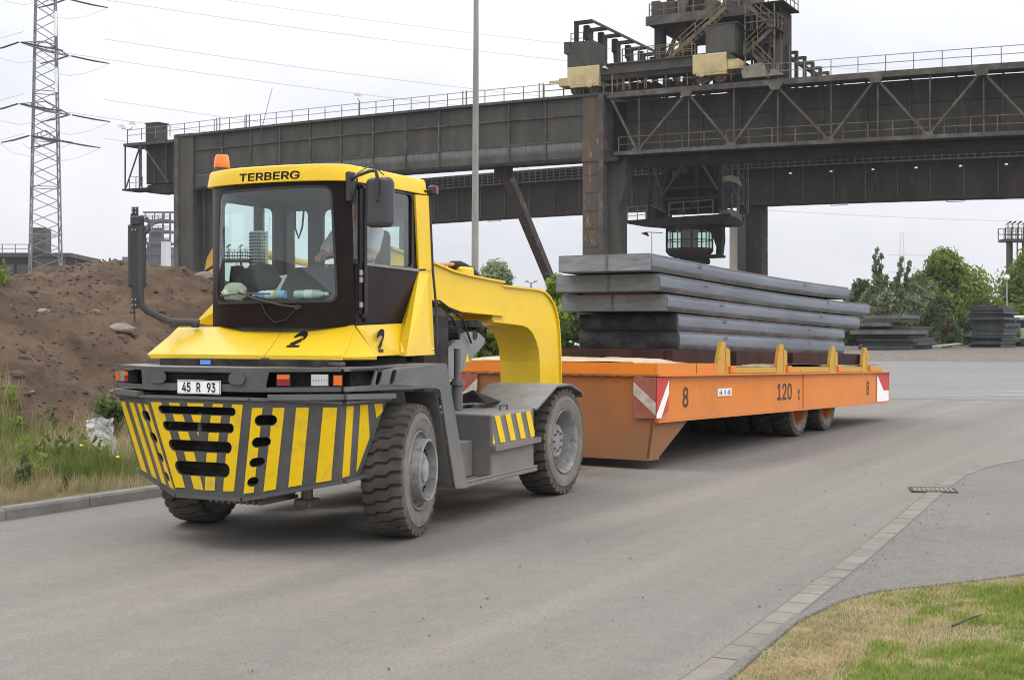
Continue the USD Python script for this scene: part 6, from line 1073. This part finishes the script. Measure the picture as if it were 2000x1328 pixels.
def slab(label, w0, w1, z0, z1, left, sag, cut, seam, grade, u0=-.45):
    t = thing('steel_slab', label, 'steel slab', in_trailer(0, 0, 0), LRZ, LRX, 'steel slabs on the orange trailer'); ws = np.linspace(w0, w1, 40); h = z1 - z0; r = np.random.default_rng(int(w1 * 100))
    sg_ = lambda w: -sag * math.sin(math.pi * np.clip((w - w0) / (w1 - w0), 0, 1)) + grade * (w - w0) / (w1 - w0)
    ring = lambda w, d: np.array([(left + d, w, z0 + d + sg_(w)), (u0 - .035 - d, w, z0 + d + sg_(w)), (u0 - .008 - d, w, z0 + .05 + sg_(w)), (u0 - d, w, z0 + h * .34 + sg_(w)), (u0 - d, w, z1 - h * .34 + sg_(w)), (u0 - .006 - d, w, z1 - .045 + sg_(w)), (u0 - .03 - d, w, z1 - d + sg_(w)), (left + d, w, z1 - d + sg_(w))])
    part('slab_body', loft([ring(w, 0) for w in ws]), M['slab'], t, smooth=25)
    for f0, f1, za, zb_ in ((.0, .26, 0, 0), (.90, 1.0, 0, 0)):   # ragged scale along the lower and upper arrises
        n = 260; w_ = np.linspace(w0 + .01, w1 - .01, n); q = meshkit.fbm(np.stack([w_ * 5.3, 0 * w_ + z0 * 7 + f0 * 3, 0 * w_], -1), 4, 3) - .5; wv = (f1 if f0 < .1 else f0) + q * .11
        lo_, hi_ = (np.full(n, .012), wv) if f0 < .1 else (wv, np.full(n, .985)); y0, y1 = z0 + h * lo_, z0 + h * hi_
        def uo(z): f = (z - z0) / h; return u0 - np.interp(f, [0, .2, .34, .66, .81, 1], [.035, .008, 0, 0, .006, .03]) + .004
        rows_ = [np.stack([uo(y0 + (y1 - y0) * k), w_, y0 + (y1 - y0) * k + np.array([sg_(a) for a in w_])], 1) for k in np.linspace(0, 1, 5)]
        g = np.stack(rows_); gm = grid_mesh(g[..., 0], g[..., 1], g[..., 2]); part('edge_scale', TM(gm.vertices, gm.faces), M['slab_edge'], t, smooth=True)
    nx, nz = 70, 16; X, Zz = np.meshgrid(np.linspace(left + .01, u0 - .012, nx), np.linspace(.02, .98, nz)); P = np.stack([X * 5, Zz * 3, X * 0 + w0], -1)
    if cut: D = .012 * (meshkit.fbm(P * 1.5, 4, 2) - .5) + .006
    else: D = .05 * (meshkit.fbm(P * .8, 4, 6) - .35) + .05 * np.sin(Zz * math.pi) ** .7
    D = np.maximum(D, .002); gm = grid_mesh(X, w0 - D, z0 + h * Zz); part('end_face', TM(gm.vertices, gm.faces), M['slab_cut'] if cut else M['slab_black'], t, smooth=True)
    if seam: part('cut_notch', [hull([(seam + x, w0 - .016, z0 + h * f) for x, f in ((-.012, .04), (.02, .04), (.03, .97), (-.008, .97))] + [(seam, w0 - .02, z0 + h * .5)])], M['slab_edge'], t)
    for k in range(2): a = w0 + (w1 - w0) * (.18 + .55 * k) + r.normal(0, .2); part('scab', hull([(u0 + .006, a + x, z0 + h * (.68 + y) + sg_(a)) for x, y in ((-.10, 0), (.10, 0), (.04, .22), (-.02, .10))] + [(u0 + .012, a, z0 + h * .72 + sg_(a))]), M['slab_edge'], t)
slab('topmost grey slab of the load, shortest and sagging in the middle', .26, 9.0, 2.41, 2.635, -1.84, .035, True, -1.12, -.01)
slab('second grey slab from the top, longest of the load', .52, 10.35, 2.155, 2.385, -2.02, .035, True, -1.22, -.02)
slab('third grey slab from the top, pale cut end over the black ends', .77, 9.7, 1.90, 2.125, -2.06, .015, True, -1.28, -.03)
slab('fourth grey slab from the top with a rough black end', 1.13, 8.72, 1.650, 1.872, -1.96, .0, False, 0, -.03)
slab('lowest grey slab of the load with a rough black end, lying on the trailer bed', 1.18, 8.72, 1.392, 1.640, -1.99, .0, False, 0, -.02)
solo('red_packing_strip', leaning(box([-1.75, .80, 2.126], [-.7, .90, 2.150]), (math.radians(LRX), [1, 0, 0]), (0, 0, 0)).apply_transform(trimesh.transformations.translation_matrix(LLOC) @ trimesh.transformations.rotation_matrix(math.radians(LRZ), [0, 0, 1])), M['red'], 'thin red packing strip between the second and third slabs', 'packing strip')

# ---------------------------------------------------------------- slab stacks in the yard behind
YS = [mat('yard_slab_dark', (.022, .026, .027), .7, alt=(.05, .055, .055), scale=1.2, vary=.35), mat('yard_slab_grey', (.085, .09, .09), .7, alt=(.05, .05, .05), scale=1.2, vary=.25), mat('yard_slab_rust', (.055, .030, .020), .8, alt=(.03, .022, .018), scale=1.2, vary=.3)]
protos = []
def yard_slab(x, y, z, rz, L, W, h, k, label, group):
    t = thing('yard_slab', label, 'steel slab', (x, y, z), rz, 0, group); part('slab_block', cbox([0, 0, 0], [W, L, h - .015], .02), YS[k], t); return t
r5 = np.random.default_rng(55); z = .05
for i in range(15):
    x = 34.15 + r5.uniform(-.12, .12) + (.25 if 5 < i < 9 else 0); h = r5.uniform(.19, .25)
    yard_slab(x, 99.4 + r5.uniform(-.3, .3), z, -30, 6 + r5.uniform(-.8, 1.5) + (1.5 if i > 6 and i < 10 else 0), 2.25 + r5.uniform(-.1, .15), h, 0, 'dark slab in the tall stack right of the lone olive shrub', 'slabs in the tall dark stack'); z += h
z = .05
for i, (dx, W, k, L) in enumerate(((-.1, 3.2, 2, 6), (-1.3, 3.6, 0, 6), (-1.2, 3.9, 0, 5.6), (-1.5, 3.8, 0, 6.2), (-1.4, 3.5, 2, 5.6), (-2.0, 4.0, 1, 5.4), (-1.2, 3.4, 2, 5.8), (-2.1, 2.8, 1, 3.5), (-1.0, 2.5, 2, 5.2), (-.9, 2.6, 1, 5.0))):
    h = .25 if i != 5 else .3
    yard_slab(24.9 + dx + r5.uniform(-.1, .1), 90.5 + r5.uniform(-.3, .3), z, -30, L, W, h, k, ('grey' if k == 1 else 'rust brown' if k == 2 else 'dark') + ' slab in the low untidy stack just behind the trailer load', 'slabs in the low stack, ' + ('grey' if k == 1 else 'rusty' if k == 2 else 'dark')); z += h
for i, (x, y, W, a) in enumerate(((29.6, 95, 2.6, -6), (31.2, 96.5, 1.6, 8), (27.6, 104, 3.0, 3))): solo('scrap_sheet', leaning(cbox([0, 0, .3], [W, 1.6, .36], .01), (math.radians(a), [0, 1, 0]), (x, y, 0)), M['cream'] if i < 2 else M['white'], ['pale flat scrap sheet between the two slab stacks', 'small pale scrap sheet at the foot of the olive shrub', 'whitish long sheet lying behind the scrap between the stacks'][i], 'sheet metal')
# gravel bank along the far edge of the yard
GX, GY = np.meshgrid(np.linspace(2, 62, 150), np.linspace(65.5, 106, 70)); pp = np.stack([GX, GY, 0 * GX], -1); e = 68.6 - .08 * (GX - 20) + 1.2 * (meshkit.fbm(pp * .2, 3, 2) - .5)
gm = grid_mesh(GX, GY, np.clip((GY - e) / 2.5, -.1, 1) * .22 + np.clip((GY - e) / 25, 0, 1) * .10 + .16 * (meshkit.fbm(pp * .45, 4, 7) - .5) * np.clip((GY - e) / 3, 0, 1) - .04)
ground_piece('gravel_bank', TM(gm.vertices, gm.faces), M['gravel'], smooth=True)

# ---------------------------------------------------------------- farther things
sh = thing('shed', 'small pale brown hut with a flat roof left of the tall slab stack', 'hut', (38.5, 118, 0), -12); part('wall', box([-1.0, 0, 0], [1.4, 3, 1.9]), mat('hut_wall', (.36, .29, .22), .8), sh); part('roof', box([-1.2, -.2, 1.9], [1.6, 3.2, 2.05]), M['white'], sh)
# green lorry at the right edge
GRN = mat('lorry_green', (.13, .22, .12), .4, coat=.3)
lr = thing('lorry', 'pale green lorry with white roof parked by the right edge of the picture', 'lorry', (44.7, 117, 0), 40)
part('body', [rounded([-1.15, 0, .75], [1.15, 2.1, 1.7], .12), rounded([-1.1, .15, 1.55], [1.1, 1.9, 2.65], .15)], GRN, lr, smooth=40); part('roof', rounded([-1.08, .2, 2.6], [1.08, 1.85, 2.82], .1), M['white'], lr, smooth=40); part('cargo_box', cbox([-1.2, 2.3, .9], [1.2, 7, 2.7], .05), GRN, lr); part('chassis', box([-.9, .2, .5], [.9, 7, .85]), M['dark'], lr)
part('windscreen', box([-.95, .12, 1.75], [.95, .16, 2.45]), M['ink'], lr); part('bumper', cbox([-1.15, -.1, .45], [1.15, .1, .8], .04), M['dark'], lr)
for s in (-1, 1): part('side_window', box([s * 1.09, .45, 1.75], [s * 1.12, 1.4, 2.4]), M['ink'], lr)
for s in (-1, 1):
    for y in (.9, 5.4): part('wheel', cyl((s * .75, y, .5), (s * 1.12, y, .5), .5, 20), M['rubber'], lr)
# lamp posts
lp = thing('street_lamp', 'tall grey tapered lamp post rising out of the picture behind the tractor', 'lamp post', (-.93, 33, 0)); part('post', tube([(0, 0, 0), (.02, 0, 5), (.05, 0, 11.5)], [.10, .083, .058], 18), M['galv'], lp, smooth=40); part('base_sleeve', cyl((0, 0, 0), (0, 0, 1.2), .115, 18), M['galv'], lp, smooth=40); part('lamp_arm', tube([(.05, 0, 11.4), (.05, -.5, 11.8), (.05, -1.4, 12)], .04, 8), M['galv'], lp); part('lamp_head', rounded([-.1, -2.1, 11.92], [.2, -1.3, 12.08], .05), M['galv'], lp)
l2 = thing('street_lamp', 'thin pale lamp post with a round white lamp in front of the right hand trees', 'lamp post', (39.4, 106, 0)); part('post', tube([(0, 0, 0), (0, 0, 5.6)], .06, 8), M['cream'], l2); part('lamp_globe', spun([(0, 5.5), (.2, 5.6), (.25, 5.75), (.15, 5.95), (0, 6)], (0, 0, 0), (0, 0, 1), 14), M['white'], l2)
l3 = thing('street_lamp', 'distant double headed lamp post between the gooseneck and the slab ends', 'lamp post', (2.15, 150, 0)); part('post', [tube([(0, 0, 0), (0, 0, 6.8)], .09, 6)], M['pylon'], l3); part('lamp_arm', tube([(-.5, 0, 6.95), (0, 0, 6.7), (.5, 0, 6.95)], .045, 5), M['pylon'], l3)
for s in (-1, 1): part('lamp_head', cbox([s * .3, -.15, 6.9], [s * .72, .15, 7.02], .02), M['pylon'], l3)
# floodlight masts
def mast(label, x, y, h, w, rz=0):
    t = thing('floodlight_mast', label, 'floodlight mast', (x, y, 0), rz); part('leg', bar((-w / 2, 0, 0), (-w / 2, 0, h), .35), M['gantry'], t); part('leg', bar((w / 2, 0, 0), (w / 2, 0, h), .35), M['gantry'], t); part('leg', bar((0, w * .8, 0), (0, w * .8, h), .3), M['gantry'], t)
    part('platform', box([-w / 2 - .5, -.5, h], [w / 2 + .5, w, h + .35]), M['gantry'], t); tag(part('railing', railing([(-w / 2 - .5, -.5, h + .35), (w / 2 + .5, -.5, h + .35)], 1.4, .8, (1, .66, .33), .05) + railing([(-w / 2 - .5, w, h + .35), (w / 2 + .5, w, h + .35)], 1.4, .8, (1, .5), .05), M['gantry'], t), kind='stuff'); part('ladder', bar((.2, .1, 0), (.2, .1, h), .3, .06), M['gantry'], t)
    for q in (-w / 2, -w * .2, w * .15, w / 2): part('lamp', [hull([(q + a, b, h + 2.1 + c) for a, b, c in ((-.5, 0, -.1), (.3, .2, .3), (.5, 0, .35), (-.2, .3, 0), (.2, -.3, .5))]), bar((q, 0, h + .3), (q, 0, h + 2.2), .1)], M['gantry'], t)
mast('dark floodlight platform on legs above the trees at the right edge', 63.6, 168, 12.6, 2.0)
mast('dark distant floodlight mast seen through the windscreen of the tractor', -42.6, 205, 12.0, 5.5)
# pylon
py = thing('pylon', 'tall grey lattice electricity pylon at the left edge', 'pylon', (-80.6, 230, 0), 0); H = 86
def pw(z): return 2.75 * (1 - z / H * .62) if z < 70 else 2.75 * (1 - 70 / H * .62) * (1 - (z - 70) / 17)
lv = [0] + list(np.arange(3.4, 82, 2.05)); R_ = trimesh.transformations.rotation_matrix(math.radians(24), [0, 0, 1]); rot2 = lambda p: (R_ @ [*p, 1])[:3]
corner = lambda k, z: rot2((pw(z) * (-1, 1, 1, -1)[k], pw(z) * (-1, -1, 1, 1)[k], z))
for k in range(4): part('leg', cat([bar(corner(k, a), corner(k, b), .22) for a, b in zip(lv[:-1], lv[1:])]), M['pylon'], py)
for k in range(4): tag(part('lattice', [bar(corner(k if i % 2 else (k + 1) % 4, a), corner((k + 1) % 4 if i % 2 else k, b), .13) for i, (a, b) in enumerate(zip(lv[:-1], lv[1:]))] + [bar(corner(k, z), corner((k + 1) % 4, z), .13) for z in lv[::4]], M['pylon'], py), kind='stuff')
ARM = np.array([.37, .93, 0])
for z, L in ((34.2, 3.6), (39.2, 6.3), (49.6, 6.1), (59.5, 5.6)):
    part('cross_arm', [bar(ARM * s * L + [0, 0, z + .2], np.array([0, o, z + e]), .18) for s in (-1, 1) for o, e in ((1.2, 0), (-1.2, 0), (0, 1.6))] + [bar(ARM * s * L * f + [0, 0, z + .1], ARM * s * L * f + [0, 0, z + .2 + 1.4 * (1 - f)], .12) for s in (-1, 1) for f in (.3, .55, .8)], M['pylon'], py)
    for s in (-1, 1):
        a = ARM * s * L + [0, 0, z + .2]
        for d in (1, -1): part('insulator', tube([a + np.array([.3 * d, 0, 0]), a + np.array([3.6 * d, 2, -.45]), a + np.array([6.2 * d, 3, -.75])], [.14, .16, .10], 6), M['gantry'], py)
    part('jumper', [tube([ARM * s * L + np.array([-5.5, -3, z - .6]) * [1, 1, 1], ARM * s * L + np.array([-2.5, -1, z - 2.9]), ARM * s * L + np.array([0, 0, z - 3.3]), ARM * s * L + np.array([2.8, 1, z - 2.6]), ARM * s * L + np.array([6.0, 3, z - .7])], .035, 4) for s in (-1, 1)], M['wire'], py)
for q, z in ((1.35, 53), (1.5, 43.3)): part('insulator', bar((q + .9, -1.5, z + 3), (q + .9, -1.5, z - 1.2), .35), M['white'], py)
# lines to the right and to the left
def wire(name, label, a, b, sag):
    t = np.linspace(0, 1, 40)[:, None]; p = np.array(a) * (1 - t) + np.array(b) * t; p[:, 2] -= (4 * sag * t * (1 - t))[:, 0]; solo(name, tube(p, .042, 4), M['wire'], label, 'power line', 'power lines from the pylon')
B0 = np.array([-80.6, 230, 0])
for i, (z, dz) in enumerate(((35.5, -7), (38.7, -6), (42.4, -6), (48.8, -4), (53.2, -3), (59.0, -2), (63.5, -1))):
    s = 1 if i % 2 == 0 else -1; a = B0 + ARM * s * 4.8 + [6, 3, z]; wire('power_line', ['lowest', 'second lowest', 'third lowest', 'fourth', 'fifth', 'second highest', 'highest'][i] + ' thin power line running right from the pylon', a, a + np.array([330, 95, dz + 4]), 9)
    wire('power_line', ['lowest', 'second lowest', 'third lowest', 'fourth', 'fifth', 'second highest', 'highest'][i] + ' thin power line running left from the pylon', a - [12, 6, 0], a + np.array([-160, 40, dz - 4]), 5)
# works building, blast furnace, chimney
wb = thing('works_building', 'long dark works building with panelled wall at the left edge beside the pylon', 'building', (-99, 250, 0), 4)
part('wall', box([-28, 0, 0], [15.2, 22, 15.0]), M['gantry_dark'], wb)
for i in range(13):
    for j in range(2): part('wall_panel', box([-20 + i * 2.6, -.25, 10.2 - j * 4.2], [-18 + i * 2.6, 0, 13.6 - j * 4.2]), M['gantry'] if (i + j) % 3 else M['gantry_light'], wb)
part('roof', box([-29, -.8, 15.0], [16, 23, 15.8]), M['gantry'], wb); part('end_bay', [box([9.5, -1.5, 0], [15, 0, 14.8]), box([8.8, -1.2, 15.8], [11.4, 3, 20.5])], M['gantry'], wb); tag(part('roof_railing', railing([(-28, 0, 15.8), (8, 0, 15.8)], 1.6, 2.4, (1, .5), .07), M['pylon'], wb), kind='stuff')
part('stair_frame', [bar((x, y, 0), (x, y, h), .3) for x, y, h in ((16.8, 0, 14.5), (19, 0, 12.6), (21.3, 0, 12.2), (22.6, 2, 15.0))] + [bar((16.8, 0, 12.2), (22.6, 1, 12.6), .25), bar((16.8, 0, 9.2), (22.6, 1, 10.6), .3), bar((19, 0, 12), (21.3, 0, 7), .25), bar((16.8, 0, 5), (19, 0, 9), .25), box([20, 0, 8.0], [22.8, 2, 9.2])], M['gantry'], wb)
FURN = mat('furnace_steel', (.045, .048, .062), .9, alt=(.075, .075, .09), scale=.08)
bf = thing('blast_furnace', 'hazy distant blast furnace with stacked platforms behind the far mirror', 'blast furnace', (-150.3, 560, 0), 0)
part('tower', [box([-6.5, 0, 0], [6.0, 12, 27]), box([-1, 1, 27], [5.5, 10, 36])], FURN, bf); part('shaft', spun([(5.5, 24), (4.8, 34), (2.6, 40), (2.2, 44)], (-.5, 5, 0), (0, 0, 1), 16), FURN, bf)
for z in (28, 32.5, 37, 42, 46.5): part('platform', box([-5.6, -.6, z], [6.4, 12, z + .8]), FURN, bf); tag(part('railing', railing([(-5.6, -.6, z + .8), (6.4, -.6, z + .8)], 1.6, 2.4, (1, .5), .16), FURN, bf), kind='stuff')
for x in (-6.5, -2, 3.5, 6.5): part('frame_post', bar((x, 0, 20), (x, 0, 50 if x > 0 else 46), .7), FURN, bf)
part('downcomer', tube([(3, 2, 47), (-1, 1, 46), (-4.5, 0, 42.5), (-5.6, 0, 37), (-6, 0, 28)], 1.1, 10), FURN, bf, smooth=True); part('top_gantry', [box([-5, 0, 50], [12, 2, 50.6])] + [bar((x, 0, 47), (x, 0, 50), .4) for x in (-4, 0, 4, 6.5)], FURN, bf)
an = thing('works_annex', 'low hazy works block left of the distant blast furnace', 'building', (-164, 560, 0)); part('wall', [box([-.5, 0, 0], [5, 14, 29]), box([-3, 0, 0], [-.6, 14, 25])], FURN, an); part('roof_rail', [box([0, 0, 29.1], [3, 6, 31.5]), box([-3, -.5, 25.1], [-1, 8, 25.8])], FURN, an)
ch = thing('chimney', 'pale round chimney right of the distant blast furnace', 'chimney', (-144.3, 555, 0)); part('stack', tube([(0, 0, 0), (0, 0, 38.5)], [2.3, 1.95], 20), mat('chimney_render', (.45, .44, .44), .8), ch, smooth=40); part('rim', tube([(0, 0, 37.6), (0, 0, 38.6)], [2.1, 2.1], 20), FURN, ch)
tb = thing('tower_block', 'slim distant pale blue tower just right of the willow bush', 'tower block', (-1.3, 620, 0)); part('wall', box([-1.5, 0, 0], [1.5, 6, 27.5]), mat('tower_render', (.20, .22, .29), .8), tb)
for i in range(8): part('window_band', box([-1.4, -.2, 4 + i * 3], [1.4, -.02, 5.5 + i * 3]), mat('tower_glass', (.08, .09, .12), .3) if i == 0 else '/World/Looks/tower_glass', tb)
# excavator behind the mound, seen past and through the cab
EXY = mat('excavator_yellow', (.52, .30, .03), .5, alt=(.40, .22, .03), scale=2)
xc = thing('excavator', 'ochre yellow excavator with raised boom standing behind the mound and the tractor cab', 'excavator', (-4.0, 27.5, 0), 0)
part('undercarriage', [cbox([-1.3, -.4, 0], [1.6, .2, .8], .2), cbox([-1.3, 1.6, 0], [1.6, 2.2, .8], .2)], M['dark'], xc); part('house', [rounded([-1.2, -.4, .9], [1.9, 2.3, 2.0], .15), rounded([.2, .4, 1.9], [1.7, 2.2, 2.6], .12)], EXY, xc, smooth=40)
part('boom', [extr(poly([(-1.62, 2.0), (-1.55, 2.8), (-.6, 2.95), (.9, 2.5), (1.0, 2.0), (-.4, 2.3), (-1.2, 2.0)]), (0, .9, 0), (1, 0, 0), (0, 0, 1), -.35), tube([(-1.45, .7, 3.35), (-.9, .7, 3.24)], .10, 10), tube([(-1.5, .7, 3.36), (.9, .7, 2.85)], .075, 10), bar((-1.4, .72, 3.34), (-1.45, .75, 2.6), .10), bar((.85, .72, 2.85), (.7, .75, 2.4), .10)], EXY, xc)
part('stick', [extr(poly([(-2.70, 2.3), (-2.52, 3.25), (-2.30, 3.62), (-2.22, 3.1), (-2.22, 2.0), (-2.55, 1.9)]), (0, .95, 0), (1, 0, 0), (0, 0, 1), -.4)], EXY, xc); part('hydraulic_hose', [tube([(-2.2, .5, 3.1), (-2.5, .45, 2.9), (-2.65, .45, 2.4), (-2.45, .5, 2.2), (-2.3, .5, 2.7)], .035, 6), tube([(-2.1, .5, 2.9), (-2.4, .48, 2.6), (-2.5, .48, 2.2)], .03, 6)], M['rubber'], xc)
# small far lattice pylon by the trees
p2 = thing('pylon', 'faint far lattice pylon between the pointed tree and the round tree', 'pylon', (205, 700, 0)); [part('leg', bar((s * 3.2, 0, 0), (s * .5, 0, 52), .30), M['wire'], p2) for s in (-1, 1)]; [part('cross_arm', bar((-7, 0, z), (17, 0, z - .3), .28), M['wire'], p2) for z in (31, 40)]
solo('far_treeline', leaves([(x, 330 + 10 * math.sin(x), 2 + 2 * math.sin(x * .7) ** 2) for x in np.arange(-20, 170, 6)], [4.5] * len(np.arange(-20, 170, 6)), 9000, 1.2, 77), LD, 'far line of trees along the horizon', 'trees'); tag(stage.GetPrimAtPath('/World/far_treeline'), kind='stuff')

# ---------------------------------------------------------------- the hazy air
HZ = usdkit.material(stage, '/World/Looks/haze_air', {'v': ('principled_volume', {'color': (0.86, 0.89, 0.96), 'density': 0.00016, 'anisotropy': 0.2})}, volume='v.volume')
tag(part('haze', box([-900, -70, -2], [900, 1000, 95]), HZ), kind='stuff')
